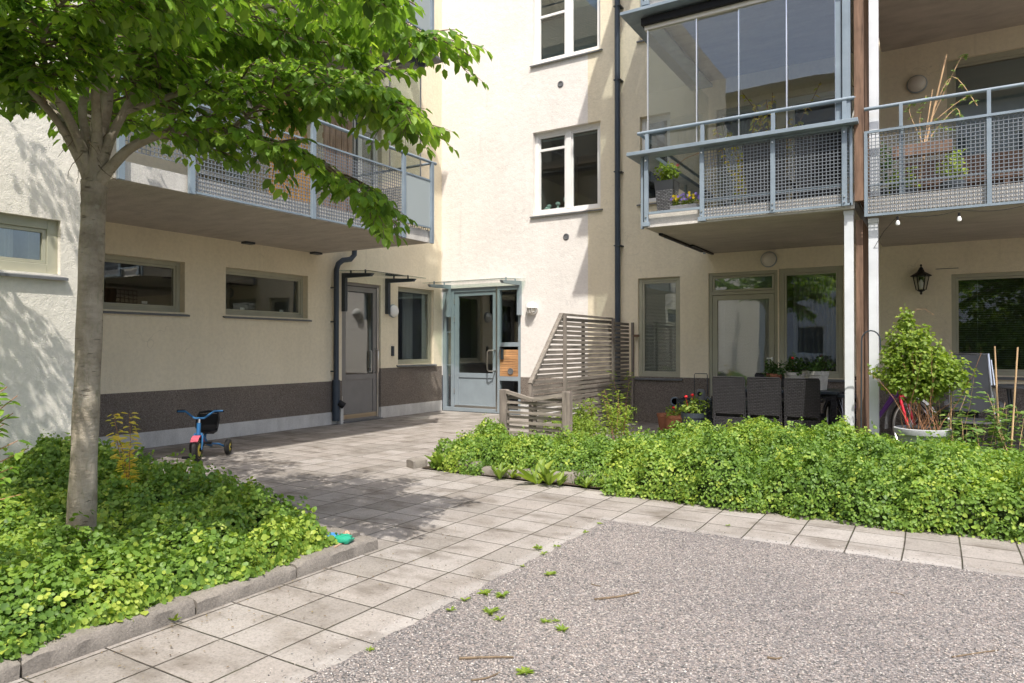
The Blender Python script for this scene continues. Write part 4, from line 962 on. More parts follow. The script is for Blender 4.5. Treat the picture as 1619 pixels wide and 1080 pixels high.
    for li, (pts, r0) in enumerate(limbs):
        sp = smooth_path(pts, 5); n = len(sp); rad = [r0*(1-.78*(i/(n-1))**.8) for i in range(n)]
        if r0 > .03: rad[0] *= 1.35; rad[1] *= 1.22; rad[2] *= 1.1
        lm.tube(sp, rad, 10 if r0 > .025 else 7)
        low = li in (4, 9); zmean = sum(p.z for p in sp)/n; thin = 1.0 if zmean < 2.9 else (.55 if zmean < 3.3 else .36)
        if sp[-1].x < -5.25: thin = .34
        start = {0: .45, 1: .45, 2: .35, 3: .40, 4: .34, 5: .35, 6: .35, 7: .3, 8: .4}.get(li, .1)
        total = n-1; nt_ = int(34*sum((sp[i+1]-sp[i]).length for i in range(n-1))*(1-start)*thin)
        for t in range(nt_):
            u = start+(1-start)*(t+r.random())/nt_; i = min(total-1, int(u*total)); p = sp[i].lerp(sp[i+1], u*total-i); d = (sp[i+1]-sp[i]).normalized()
            side = d.cross(Vector((0, 0, 1))).normalized()*(1 if t % 2 else -1)
            q = d*r.uniform(.3, 1)+side*r.uniform(.5, 1.1)+Vector((0, 0, r.uniform(-.12, .3)))
            ln = r.uniform(.22, .50)*(1.0-.25*u) if not low else r.uniform(.18, .40)
            # keep the lower hem of the crown clear of the trunk area
            bp = branch_path(p, q, ln, 5, .16, -.08, r); tw.tube(bp, [.0065*(1-.75*i_/5) for i_ in range(6)], 5)
            vb = .30+.40*r.random()
            leafspray(bp[1:], .036, .084, vb)
            for s2 in range(4):
                j = r.randint(1, 4); dd = (bp[j+1]-bp[j]).normalized(); sd2 = dd.cross(Vector((0, 0, 1)));
                if sd2.length < .1: sd2 = Vector((1, 0, 0))
                b2 = branch_path(bp[j], dd*.7+sd2.normalized()*r.choice((-1, 1))*.8, ln*.5, 4, .15, -.12, r)
                tw.tube(b2, [.003*(1-.6*i_/4) for i_ in range(5)], 4); leafspray(b2[1:], .034, .078, vb)
        d = (sp[-1]-sp[-2]).normalized(); e = branch_path(sp[-1], d, .25, 4, .1, -.1, r); tw.tube(e, [.004]*5, 5); leafspray(e, .03, .07, .55)
    # a few bare drooping twigs under the fork
    for k in range(9):
        p = Vector((-3.97+r.uniform(-.1, .15), 2.02+r.uniform(-.04, .1), 2.2+r.uniform(-.05, .25))); bp = branch_path(p, (r.uniform(-1, 1), r.uniform(-.6, .3), -.5), .17, 4, .25, -.1, r); tw.tube(bp, [.003, .0025, .002, .0015, .001], 4)
    trunk = tm.build('trunk', 'bark', root, smooth=True)
    lm.build('limbs', 'bark', root, smooth=True); tw.build('twigs', 'twigbark', root)
    print('tree leaves', len(P))
    leaves('crown', 'treeleaf', np.array(P), np.array(D), np.array(Nn), np.array(S), V, parent=root, wid=.62, fold=.25)
    return root
tree = make_tree()
# trees of the opposite side of the yard (they show only as reflections in the panes)
t2 = dup(tree, (2.6, -4.2, 0), 2.1, 'broadleaf tree behind the gravel yard, mirrored in the terrace window', 1.25)
t3 = dup(tree, (-2.6, -6.5, 0), .9, 'broadleaf tree by the far facade, mirrored in the balcony glass', 1.4)

# opposite building
ob = thing('opposite_building', 'pale facade with dark windows across the yard, seen only in reflections', 'building', (0, -15, 0), world=True)
fac = [(x, x+1.3, z, z+1.4) for x in range(-18, 16, 3) for z in (.9, 3.7, 6.5, 9.3)]
Pb = Pl('N', -15)
wallpiece('facade', 'white', Pb, -20, 18, 0, 12.2, fac, ob)
wn = MB(); wf = MB()
for a, b, c_, d_ in fac:
    bxp(wn, Pb, a+.05, b-.05, -.14, -.13, c_+.05, d_-.05); frame_rect(wf, Pb, a, b, c_, d_, .06, -.14, -.08)
wn.build('window_pane', 'charcoal', ob); wf.build('window_frame', 'whitepaint', ob)
MB().box((-20.3, -15.6, 12.2), (18.3, -14.4, 12.45)).build('roof', 'charcoal', ob)

# ------------------------------------------------------------------ plants helper
def stemplant(name, label, cat, loc, stems, hgt, spread, leaf, m, seed, vb=.5, stemm='drystem', lean=None, density=.03, group=None, r0=.004, wid=.7):
    r = random.Random(seed); root = thing(name, label, cat, loc, group=group)
    st = MB(); P = []; D = []; Nn = []; S = []; V = []
    for k in range(stems):
        a = r.random()*6.283; d = Vector((math.cos(a)*spread, math.sin(a)*spread, 1)); h = hgt*r.uniform(.65, 1.05)
        bp = branch_path((math.cos(a)*.01, math.sin(a)*.01, 0), d, h, 7, .10, .0, r); st.tube(bp, [r0*(1-.6*i/7) for i in range(8)], 5)
        for i in range(1, 7):
            kk = max(1, int((bp[i+1]-bp[i]).length/density))
            for j in range(kk):
                p = bp[i].lerp(bp[i+1], r.random()); a2 = r.random()*6.283; q = Vector((math.cos(a2), math.sin(a2), r.uniform(-.35, .4))).normalized()
                P.append(p+q*.5*leaf*r.random()); D.append(q); Nn.append(Vector((r.uniform(-.4, .4), r.uniform(-.4, .4), 1))); S.append(leaf*r.uniform(.6, 1.2)); V.append(min(1, max(0, vb+r.gauss(0, .15))))
    st.build('stems', stemm, root); leaves('foliage', m, P, D, Nn, S, V, parent=root, wid=wid)
    return root
def blob_foliage(root, name, m, c, rad, n, leaf, seed, vb=.5, wid=.7):
    r = np.random.default_rng(seed); n0 = n//6
    q = unit(r.normal(0, 1, (n0, 3))); rr_ = (r.random(n0)**.45)[:, None]; cc = q*rr_*np.array(rad)*(1+.25*np.sin(q[:, :1]*5+seed)*np.cos(q[:, 2:]*6))+np.array(c)
    C_ = np.repeat(cc, 6, 0); dd = unit(r.normal(0, 1, C_.shape)+np.repeat(q, 6, 0)*.6); dd[:, 2] -= .3
    P = C_+unit(r.normal(0, 1, C_.shape))*leaf*.9; Nn = unit(r.normal(0, .5, C_.shape)+np.array([0, 0, 1.0])+np.repeat(q, 6, 0)*.7)
    return leaves(name, m, P, dd, Nn, leaf*r.uniform(.6, 1.2, len(P)), np.clip(vb+r.normal(0, .15, len(P)), 0, 1), parent=root, wid=wid)

for i, (x, y, z, r_, l) in enumerate(((1.2, -3.6, 1.1, 1.3, 'large green shrub across the yard, mirrored low in the big terrace window'), (2.4, -5.2, 2.2, 1.8, 'tall dense shrub across the yard, mirrored high in the big terrace window'))):
    t = thing('yard_shrub', l, 'shrub', (x, y, 0))
    MB().tube([(0, 0, 0), (.05, 0, z)], [.06, .03], 8).build('stem', 'twigbark', t); blob_foliage(t, 'foliage', 'brightleaf', (0, 0, z), (r_, r_, z*.95), 5000, .16, 90+i, .3)
# left-edge shrub, close to the camera
sh = thing('shrub', 'dark leafy shrub reaching in at the left edge of the photo', 'shrub', (-3.9, .95, .05), world=True)
stm = MB(); P = []; D = []; Nn = []; S = []; V = []
r = random.Random(3)
for k in range(16):
    t = Vector((-3.34+r.uniform(-.12, .04), 1.40+r.uniform(-.10, .08), .55+k*.038)); b0 = Vector((-3.9+r.uniform(-.1, .1), .95+r.uniform(-.1, .1), .05))
    pts = smooth_path([b0, b0.lerp(t, .5)+Vector((0, 0, .15)), t], 4); stm.tube(pts, [.006*(1-.7*i/8) for i in range(9)], 5)
    for i in range(3, len(pts)-1):
        for j in range(4):
            a = r.random()*6.28; q = Vector((math.cos(a), math.sin(a), r.uniform(-.5, .2))); P.append(pts[i].lerp(pts[i+1], r.random())); D.append(q); Nn.append(Vector((r.uniform(-.5, .5), r.uniform(-.5, .5), 1))); S.append(r.uniform(.04, .065)); V.append(r.uniform(.2, .7))
stm.build('stems', 'drystem', sh); leaves('foliage', 'treeleaf', P, D, Nn, S, V, parent=sh, wid=.55)
# yellow sapling
stemplant('sapling', 'yellow-leaved sapling rising from the ground cover right of the trunk', 'sapling', (-4.80, 2.76, .1), 3, .74, .07, .06, 'yellowleaf', 5, .7, density=.009, wid=.62)

# ------------------------------------------------------------------ slatted screens
sc1 = thing('slatted_screen', 'tall weathered wood slat screen with a slanted front edge by the drainpipe', 'screen', (-4.35, 9.3, 0), world=True)
X = -4.35
sl = MB(); z = .10; i = 0
rr2 = random.Random(9)
while z < 1.66:
    def yfront(zz): return 7.62 if zz < .78 else 7.62+(zz-.78)/(1.67-.78)*.83
    y0 = yfront(z)+.02; dzj = rr2.uniform(-.006, .006); dx = .016 if i % 2 else -.016
    sl.add([], []); sl.bar((X+.0+dx*.3, y0, z+dzj), (X+dx*.3, 10.12, z-dzj), .018, .046)
    z += .064; i += 1
sl.build('slats', 'greywood_y', sc1, bevel=.002)
sb = MB(); z = .10
while z < 1.66: sb.bar((X-.03, 10.15, z), (X-.03, 10.93, z+rr2.uniform(-.006, .006)), .018, .043); z += .064
sb.build('slats', 'greywood_y', sc1, bevel=.002)
for y, t_ in ((8.47, 1.69), (9.18, 1.62), (10.13, 1.70), (10.95, 1.66)):
    MB().bar((X+.035 if y != 9.18 else X-.03, y, 0), (X+.035 if y != 9.18 else X-.03, y, t_), .055, .035, (1, 0, 0)).build('post', 'greywood_z', sc1, bevel=.003)
MB().bar((X, 7.60, .05), (X, 7.60, .80), .05, .04, (1, 0, 0)).build('post', 'greywood_z', sc1, bevel=.003)
MB().bar((X, 7.58, .79), (X, 8.44, 1.705), .06, .035).bar((X, 8.44, 1.70), (X, 10.14, 1.70), .065, .028).build('top_rail', 'greywood_y', sc1, bevel=.003)
MB().box((X+.05, 10.96, 1.42), (X+.12, 11.04, 1.46)).build('wall_fixing', 'brownwood', sc1)
sc2 = thing('low_lattice', 'low weathered wood lattice with a sagging V-shaped top rail between two posts', 'fence panel', (-4.2, 7.5, 0), world=True)
Y = 7.5
for x in (-4.68, -3.79):
    MB().box((x-.05, Y-.045, 0), (x+.05, Y+.045, .715)).build('post', 'greywood_z', sc2, bevel=.005)
sl = MB(); z = .06; k = 0
while z < .62:
    sl.bar((-4.63, Y+(.014 if k % 2 else -.014), z), (-3.84, Y+(.014 if k % 2 else -.014), z+rr2.uniform(-.012, .008)), .016, .034); z += .062; k += 1
sl.build('slats', 'greywood_x', sc2, bevel=.002)
MB().bar((-4.63, Y-.03, .69), (-4.24, Y-.04, .60), .035, .045).bar((-4.24, Y-.04, .60), (-3.84, Y-.03, .675), .035, .045).build('top_rail', 'greywood_x', sc2, bevel=.003)
MB().bar((-4.25, Y+.03, .05), (-4.25, Y+.03, .60), .04, .03).build('middle_batten', 'greywood_z', sc2)

# terrace divider, right of the chairs
dv = thing('wooden_divider', 'dark brown wooden post and trellis divider between the two terraces', 'divider', (-.70, 8.6, 0), world=True)
for i, y in enumerate((8.33, 8.47, 8.61, 8.75, 8.89)):
    MB().box((-.735+.004*(i % 2), y, .0), (-.665, y+.125, 2.62)).build('board', 'brownwood', dv, bevel=.003)
tr_ = MB()
for k in range(26): tr_.bar((-.70, 9.03, .1+k*.1), (-.70, 9.55, .1+k*.1), .012, .018)
for k in range(6): tr_.bar((-.69, 9.04+k*.1, .05), (-.69, 9.04+k*.1, 2.62), .018, .012)
tr_.build('trellis', 'brownwood', dv)
# shepherd hook
hk = MB(); pts = [(-.665, 8.0, 0), (-.662, 8.0, .6), (-.655, 8.0, 1.22)]+[(-.57-.085*math.cos(a), 8.0, 1.32+.10*math.sin(a)) for a in np.linspace(0, math.pi, 9)]+[(-.485, 8.0, 1.22)]
tag(hk.tube(pts, .007, 8).build('shepherd_hook', 'charcoal', origin=(-.665, 8, 0), smooth=True), 'thin dark metal hook stake arched in front of the white column', 'garden hook')

# ------------------------------------------------------------------ terrace furniture
def make_chair():
    t = thing('wicker_chair', 'x', 'chair', (0, 0, 0), group='wicker chairs around the terrace table')
    # back faces -y (towards the camera), seat towards +y
    bk = MB(); n = 8
    for (za, zb, ya, yb) in ((.40, .86, .0, -.05),):
        for i in range(n):
            x0, x1 = -.190+.38*i/n, -.190+.38*(i+1)/n; c0 = .012*math.cos(x0*7); c1 = .012*math.cos(x1*7)
            bk.add([(x0, ya-c0, za), (x1, ya-c1, za), (x1, yb-c1, zb), (x0, yb-c0, zb), (x0, ya-c0+.03, za), (x1, ya-c1+.03, za), (x1, yb-c1+.03, zb), (x0, yb-c0+.03, zb)],
                   [(0, 1, 2, 3), (7, 6, 5, 4), (3, 2, 6, 7), (0, 4, 5, 1)]+([(0, 3, 7, 4)] if i == 0 else [])+([(1, 5, 6, 2)] if i == n-1 else []))
    bk.build('backrest', 'wicker', t)
    MB().tube([(-.197, .0, .36), (-.197, -.045, .85), (-.188, -.05, .87), (.188, -.05, .87), (.197, -.045, .85), (.197, .0, .36)], .009, 8).build('back_frame', 'wicker', t, smooth=True)
    MB().box((-.21, .03, .36), (.21, .45, .42)).build('seat', 'wicker', t, bevel=.012)
    for s_ in (-1, 1):
        MB().bar((s_*.19, .02, 0), (s_*.19, .01, .40), .035, .035, (0, 1, 0)).build('leg', 'wicker', t, bevel=.004)
        MB().bar((s_*.19, .42, 0), (s_*.19, .42, .38), .035, .035, (0, 1, 0)).build('leg', 'wicker', t, bevel=.004)
        MB().bar((s_*.215, .0, .60), (s_*.215, .40, .60), .035, .03).build('armrest', 'wicker', t, bevel=.004)
    MB().box((-.17, .0, .16), (.17, .02, .36)).build('front_apron', 'wicker', t)
    return t
ch = make_chair(); ch.location = (-2.26, 9.05, 0); ch['label'] = 'dark wicker chair leftmost of the three with their backs to the camera'
dup(ch, (-1.83, 9.06, 0), R(-1), 'dark wicker chair in the middle of the three with backs to the camera')
dup(ch, (-1.39, 9.05, 0), R(2), 'dark wicker chair nearest the white column, its side in shade')
dup(ch, (-2.05, 10.45, 0), R(181), 'wicker chair behind the table, its top just showing in front of the glass door')
tb = thing('terrace_table', 'dark wicker terrace table with a pale top behind the chairs', 'table', (-1.75, 9.8, 0))
MB().box((-.72, -.36, .66), (.72, .36, .70)).build('table_top', 'charcoal', tb, bevel=.006)
for sx in (-1, 1):
    for sy in (-1, 1): MB().box((sx*.66-.03, sy*.31-.03, 0), (sx*.66+.03, sy*.31+.03, .66)).build('leg', 'wicker', tb)
MB().box((-.69, -.33, .58), (.69, .33, .66)).build('apron', 'wicker', tb)
sd2 = thing('side_stool', 'low dark wicker stool beside the table near the white column', 'stool', (-1.02, 9.75, 0))
MB().box((-.16, -.2, .62), (.16, .2, .66)).build('stool_top', 'charcoal', sd2, bevel=.006)
for sx in (-1, 1):
    for sy in (-1, 1): MB().bar((sx*.13, sy*.17, 0), (sx*.13, sy*.17, .62), .03, .03, (0, 1, 0)).build('leg', 'wicker', sd2)

def pot(name, label, loc, r0, r1, h, m, plantm=None, leaf=.05, ph=.14, n=240, flower=None, cat='flower pot', group=None, rim=True, vb=.4, seed=1, fl=1):
    t = thing(name, label, cat, loc, group=group)
    pr = [(r0, 0), (r0+(r1-r0)*.85, h*.80)]+([(r1*1.0, h*.80), (r1*1.04, h*.82), (r1*1.04, h), (r1*.94, h)] if rim else [(r1, h), (r1*.94, h)])+[(r1*.90, h*.88), (.001, h*.88)]
    MB().lathe([(.001, 0)]+pr, (0, 0, 0), 28).build('pot', m, t, smooth=True)
    if plantm: blob_foliage(t, 'foliage', plantm, (0, 0, h+ph*.45), (r1*1.15, r1*1.15, ph*.6), n, leaf, seed, vb)
    if flower:
        f = MB(); rr3 = random.Random(seed)
        for k in range(fl):
            c = (rr3.uniform(-.6, .6)*r1, -.02+rr3.uniform(-.5, .2)*r1, h+ph*1.05+rr3.uniform(-.02, .05)); f.lathe([(.001, -.018), (.018, -.01), (.026, .004), (.016, .018), (.001, .022)], c, 10)
            f.tube([(c[0], c[1], c[2]-.02), (c[0]*.6, c[1]*.6, h)], .002, 4)
        f.build('blossom', flower, t)
    return t
pot('flower_pot', 'terracotta pot with dark leafy plant on the terrace table', (-1.84, 9.72, .70), .075, .10, .20, 'terracotta', 'darkleaf', seed=2, ph=.13)
pot('flower_pot', 'cream pot with a red-flowering geranium, middle of the three pots on the table', (-1.58, 9.78, .70), .09, .118, .22, 'potwhite', 'darkleaf', ph=.17, flower='petalred', seed=3)
pot('flower_pot', 'larger cream pot with dark leaves, right of the red geranium on the table', (-1.31, 9.80, .66), .10, .125, .28, 'potwhite', 'darkleaf', ph=.15, seed=4)
pot('flower_pot', 'small terracotta pot standing below the narrow window', (-3.50, 10.2, 0), .09, .12, .25, 'terracotta', seed=5)
pot('flower_pot', 'terracotta planter with red geranium beside the grey crate', (-3.22, 9.9, 0), .15, .17, .27, 'terracotta', 'brightleaf', ph=.10, flower='petalred', seed=8, vb=.5, n=150)
pot('flower_pot', 'dark pot with a bushy red geranium just behind the hedge', (-2.83, 9.4, 0), .13, .16, .36, 'charcoal', 'brightleaf', ph=.20, flower='petalred', seed=12, vb=.5, n=260, fl=2)
# crate with feeder
cr = thing('plastic_crate', 'dark grey slatted plastic crate by the wall under the narrow window', 'crate', (-3.13, 10.45, .18))
c_ = MB()
for z in (0, .06, .12, .18, .24): c_.box((-.22, -.16, z), (.22, -.145, z+.045)).box((-.22, .145, z), (.22, .16, z+.045)).box((-.22, -.145, z), (-.205, .145, z+.045)).box((.205, -.145, z), (.22, .145, z+.045))
for sx in (-1, 1):
    for sy in (-1, 1): c_.box((sx*.213-.012, sy*.153-.012, 0), (sx*.213+.012, sy*.153+.012, .30))
c_.build('slatted_sides', 'charcoal', cr); MB().box((-.21, -.15, .0), (.21, .15, .02)).build('crate_floor', 'charcoal', cr)
MB().box((-.23, -.17, -.18), (.23, .17, -.002)).build('lower_tier', 'charcoal', cr)
MB().tube([(.16, 0, .27), (.2, 0, .33), (.24, 0, .28)], .008, 6).build('handle', 'galv', cr)
fd = thing('water_can', 'grey canister with a tall wire handle standing in the crate', 'canister', (-3.08, 10.62, .20))
MB().lathe([(.001, 0), (.07, 0), (.07, .36), (.05, .40), (.03, .41), (.001, .41)], (0, 0, 0), 20).build('body', 'sling', fd, smooth=True)
MB().tube([(-.10, 0, .05), (-.10, 0, .62), (-.09, 0, .645), (.09, 0, .645), (.10, 0, .62), (.10, 0, .05)], .006, 6).build('handle', 'charcoal', fd)
MB().lathe([(.03, 0), (.035, .0), (.035, .012), (.03, .012)], (0, -.075, .34), 14, 'y').build('spout_ring', 'black', fd)
ringt = MB().lathe([(.055, 0), (.075, 0), (.075, -.012), (.055, -.012), (.055, 0)], (-3.62, YB-.02, .37), 20, 'y').build('hose_ring', 'galv', bld)
# perennials by the screen
k_ = [( (-3.95, 8.6, 0), .60, 'tall feathery green perennial at the foot of the slatted screen', 1), ((-3.72, 8.75, 0), .70, 'upright perennial with whorled leaves in front of the narrow window', 2), ((-3.50, 8.5, 0), .55, 'leafy perennial right of the screen, before the terracotta pots', 3),
      ((-4.05, 9.9, 0), 1.05, 'tallest green stem climbing beside the narrow window', 4)]
for loc, h_, l, s_ in k_: stemplant('perennial', l, 'plant', loc, 4 if s_ < 4 else 2, h_, .18, .07, 'brightleaf', s_+40, .55, density=.012, group='perennials by the slatted screen', wid=.32, stemm='drystem')
for i, (x, y, h_) in enumerate(((-4.1, 8.0, .42), (-3.75, 8.05, .36), (-4.2, 8.8, .5), (-3.9, 9.3, .45))):
    t = thing('leafy_clump', ('round green clump between the lattice and the screen foot', 'low yellow-green clump right of the lattice post', 'dense clump against the slatted screen', 'shaded clump behind the upright perennials')[i], 'plant', (x, y, 0), group='leafy clumps behind the lattice')
    blob_foliage(t, 'foliage', 'brightleaf', (0, 0, h_*.5), (.26, .24, h_*.55), 900, .035, 60+i, .5)

# planter with climber
pl_ = thing('planter', 'wide pale grey round planter standing behind the hedge', 'planter', (-.12, 8.05, 0), group=None)
MB().lathe([(.001, 0), (.15, 0), (.215, .36), (.225, .385), (.245, .39), (.252, .42), (.252, .445), (.235, .45), (.225, .43), (.001, .42)], (0, 0, 0), 36).build('pot', 'potgrey', pl_, smooth=True)
MB().lathe([(.22, .425), (.001, .44)], (0, 0, 0), 24).build('soil', 'soil', pl_)
cb = thing('climber', 'bushy bright green climber on dry brown stems in the grey planter', 'climbing plant', (-.12, 8.05, .43))
st = MB(); r = random.Random(14)
for k in range(34):
    a = r.random()*6.28; q = r.random()*.17; bp = branch_path((math.cos(a)*q, math.sin(a)*q, 0), (r.uniform(-.5, .4), r.uniform(-.3, .3), 1), r.uniform(.25, .95), 8, .22, 0, r); st.tube(bp, [.004*(1-.6*i/8) for i in range(9)], 5)
st.build('stems', 'drystem', cb)
for i, (c, rad, n) in enumerate((((-.10, 0, .58), (.33, .24, .25), 2900), ((.14, 0, .56), (.26, .2, .19), 1700), ((-.10, 0, .86), (.24, .19, .20), 1300), ((-.13, 0, 1.10), (.07, .07, .12), 160), ((.0, 0, .42), (.22, .2, .12), 600), ((.2, .0, .55), (.12, .1, .10), 220))):
    blob_foliage(cb, 'foliage', 'brightleaf', c, rad, n, .042, 70+i, .52, .8)
# tendrils
MB().tube([(-.1, 0, 1.1), (-.05, 0, 1.2), (.03, 0, 1.2), (.1, 0, 1.14)], .002, 4).build('tendril', 'drystem', cb)

def canes(name, label, x, y, z1, lean):
    return tag(MB().tube([(x, y, 0), (x+lean, y, z1)], [.009, .007], 8).build(name, 'bamboo', origin=(x, y, 0)), label, 'cane', 'bamboo canes among the tomato plants')
canes('bamboo_cane', 'bamboo cane standing left of the grey recliner', .115, 8.15, 1.20, .015)
canes('bamboo_cane', 'bamboo cane leaning left, in front of the big window', .53, 8.2, 1.26, -.045)
canes('bamboo_cane', 'bamboo cane at the right edge of the photo, leaning right', .58, 8.0, 1.25, .07)
for i, (x, y, h_, l) in enumerate(((.12, 8.12, 1.0, 'tall tomato plant tied to the cane beside the planter'), (.22, 7.95, .62, 'low tomato plant right of the grey planter'), (.50, 8.15, .80, 'tomato plant on the left-leaning cane'), (.62, 8.0, .85, 'tomato plant at the right edge of the photo'), (.38, 8.0, .55, 'bushy tomato plant between the two canes'), (.78, 8.1, .7, 'leafy plant furthest right behind the hedge'))):
    t = stemplant('tomato_plant', l, 'tomato plant', (x, y, 0), 5, h_, .16, .075, 'blueleaf', 80+i, .55, density=.017, group='tomato plants behind the hedge', stemm='bamboo', wid=.6)

# recliner chair
rc = thing('recliner_chair', 'grey sling recliner chair with aluminium frame on the right terrace', 'garden chair', (.36, 9.75, 0), R(0))
MB().add([(-.20, 0, .50), (.20, 0, .50), (.15, .12, 1.16), (-.20, .12, 1.16), (-.20, .008, .50), (.20, .008, .50), (.15, .128, 1.16), (-.20, .128, 1.16)], [(0, 1, 2, 3), (7, 6, 5, 4), (0, 3, 7, 4), (1, 5, 6, 2), (3, 2, 6, 7), (0, 4, 5, 1)]).build('backrest', 'sling', rc)
MB().tube([(.21, 0, .48), (.16, .125, 1.17), (-.21, .125, 1.17), (-.22, 0, .48)], .016, 8).tube([(.245, -.02, .50), (.185, .11, 1.10)], .012, 8).build('back_frame', 'alu', rc, smooth=True)
MB().box((-.22, -.45, .40), (.22, .02, .425)).build('seat', 'sling', rc)
for s_ in (-1, 1):
    MB().tube([(s_*.24, -.42, 0), (s_*.24, .08, .44)], .012, 8).build('leg', 'alu', rc); MB().tube([(s_*.24, .12, 0), (s_*.24, -.40, .44)], .012, 8).build('leg', 'alu', rc)
    MB().bar((s_*.26, -.4, .60), (s_*.26, .05, .62), .04, .02).build('armrest', 'sling', rc)
ft = thing('garden_table', 'round grey garden table cut by the right edge of the photo', 'table', (.90, 9.9, 0))
MB().lathe([(.001, .78), (.36, .78), (.375, .79), (.37, .81), (.001, .81)], (0, 0, 0), 32).build('table_top', 'sill', ft, smooth=True)
for a in (.6, 2.2, 3.8, 5.3): MB().tube([(.32*math.cos(a), .32*math.sin(a), 0), (.22*math.cos(a), .22*math.sin(a), .5), (.26*math.cos(a), .26*math.sin(a), .78)], .012, 8).build('leg', 'charcoal', ft)
bn = thing('storage_box', 'low dark wicker storage box behind the recliner', 'storage box', (.1, 10.6, 0))
MB().box((-.35, -.2, 0), (.35, .2, .42)).build('body', 'wicker', bn, bevel=.01); MB().box((-.37, -.22, .425), (.37, .22, .46)).build('lid', 'charcoal', bn, bevel=.008)
dp = MB().box((.05, 8.9, 0), (.75, 9.0, .10)).build('wooden_threshold', 'sand', origin=(.4, 8.9, 0)); tag(dp, 'pale wooden edging board in front of the right terrace', 'edging board')

# bicycle
def wheel(parent, c, ax, r_, tyre_r, nsp, rimm='alu', tyre='rubber', name='wheel'):
    c = Vector(c); ax = Vector(ax).normalized(); a = ax.orthogonal().normalized(); b = ax.cross(a)
    ring = [c+(a*math.cos(t)+b*math.sin(t))*r_ for t in np.linspace(0, 2*math.pi, 41)]
    o = MB().tube(ring, tyre_r, 8, False).build(name, tyre, parent, smooth=True)
    ring2 = [c+(a*math.cos(t)+b*math.sin(t))*(r_-tyre_r*1.5) for t in np.linspace(0, 2*math.pi, 41)]
    m_ = MB().tube(ring2, tyre_r*.8, 6, False)
    m_.build('rim', rimm, o, smooth=True)
    s_ = MB()
    for k in range(nsp):
        t = 2*math.pi*k/nsp; s_.tube([c+ax*.02*(1 if k % 2 else -1), c+(a*math.cos(t)+b*math.sin(t))*(r_-tyre_r*1.6)], .0012, 3, False)
    s_.build('spokes', rimm, o); MB().tube([c-ax*.04, c+ax*.04], .014, 10).build('hub', rimm, o)
    return o
bk = thing('bicycle', 'red and purple bicycle with fenders parked behind the white column', 'bicycle', (-.24, 9.15, 0), R(-40))
# local x = forward; origin at front wheel contact
wheel(bk, (0, 0, .34), (.15, 1, 0), .315, .018, 28); wheel(bk, (-1.0, 0, .34), (0, 1, 0), .315, .018, 28)
MB().tube([(0, -.05, .34), (-.09, -.045, .58), (-.13, -.03, .68)], .016, 8).tube([(0, .05, .34), (-.09, .045, .58), (-.13, .03, .68)], .016, 8).tube([(-.125, 0, .66), (-.16, 0, .76)], .022, 10).build('fork', 'red', bk, smooth=True)
MB().tube([(-.15, 0, .74), (-.19, 0, .86), (-.20, 0, .93)], .014, 8).build('stem', 'alu', bk)
MB().tube([(-.155, 0, .75), (-.45, 0, .42), (-.55, 0, .32)], .019, 10).tube([(-.17, 0, .82), (-.40, 0, .50), (-.55, 0, .36)], .015, 10).tube([(-.55, 0, .32), (-.68, 0, .80)], .017, 10).tube([(-.55, 0, .32), (-1.0, .04, .34), (-.66, .03, .70)], .009, 8).build('frame', 'purple', bk, smooth=True)
MB().tube([(-.38, -.27, .98), (-.24, -.22, 1.0), (-.20, 0, .94), (-.24, .22, 1.0), (-.38, .27, .98)], .011, 8).build('handlebar', 'alu', bk, smooth=True)
MB().lathe([(.001, 0), (.09, .0), (.10, .03), (.05, .06), (.001, .065)], (-.70, 0, .84), 16, 'z', 1.3, .8).build('saddle', 'black', bk, smooth=True)
for c in (0, -1.0):
    fm = MB(); pts = [(c+.348*math.cos(t), 0, .34+.348*math.sin(t)) for t in np.linspace(.55 if c == 0 else .6, 3.3, 14)]
    for i in range(13):
        a, b = pts[i], pts[i+1]; fm.add([(a[0], -.028, a[2]), (b[0], -.028, b[2]), (b[0], .028, b[2]), (a[0], .028, a[2])], [(0, 1, 2, 3)])
    fm.build('fender', 'sling', bk, smooth=True)

# tricycle
tc = thing('tricycle', 'blue child tricycle with yellow wheels and black seat on the paving', 'tricycle', (-6.86, 4.69, 0), math.atan2(-.41, .34))
def tw_(c, r_, w_):
    o = MB().lathe([(r_*.55, -w_/2), (r_*.9, -w_/2), (r_, -w_*.3), (r_, w_*.3), (r_*.9, w_/2), (r_*.55, w_/2), (r_*.55, -w_/2)], c, 30, 'y').build('wheel', 'rubber', tc, smooth=True)
    MB().lathe([(.001, -w_*.50), (r_*.25, -w_*.52), (r_*.3, -w_*.38), (r_*.66, -w_*.40), (r_*.70, -w_*.50), (r_*.74, -w_*.50), (r_*.74, w_*.5), (r_*.70, w_*.50), (r_*.66, w_*.40), (r_*.3, w_*.38), (r_*.25, w_*.52), (.001, w_*.50)], c, 30, 'y').build('rim', 'yellow', o, smooth=True)
    MB().lathe([(.001, -w_*.8), (r_*.16, -w_*.8), (r_*.16, w_*.8), (.001, w_*.8)], c, 14, 'y').build('hub', 'black', o)
tw_((0, 0, .135), .135, .055); tw_((-.53, .19, .09), .09, .05); tw_((-.53, -.19, .09), .09, .05)
MB().tube([(0, .045, .135), (-.03, .045, .27), (-.04, .03, .31)], .013, 8).tube([(0, -.045, .135), (-.03, -.045, .27), (-.04, -.03, .31)], .013, 8).tube([(-.035, 0, .29), (-.06, 0, .42)], .022, 12).build('fork', 'blue', tc, smooth=True)
MB().tube([(-.06, 0, .41), (-.075, 0, .46)], .014, 10).build('collar', 'steel', tc)
MB().tube([(-.12, -.235, .545), (-.10, -.15, .545), (-.075, -.05, .47), (-.075, .05, .47), (-.10, .15, .545), (-.12, .235, .545)], .012, 8).build('handlebar', 'blue', tc, smooth=True)
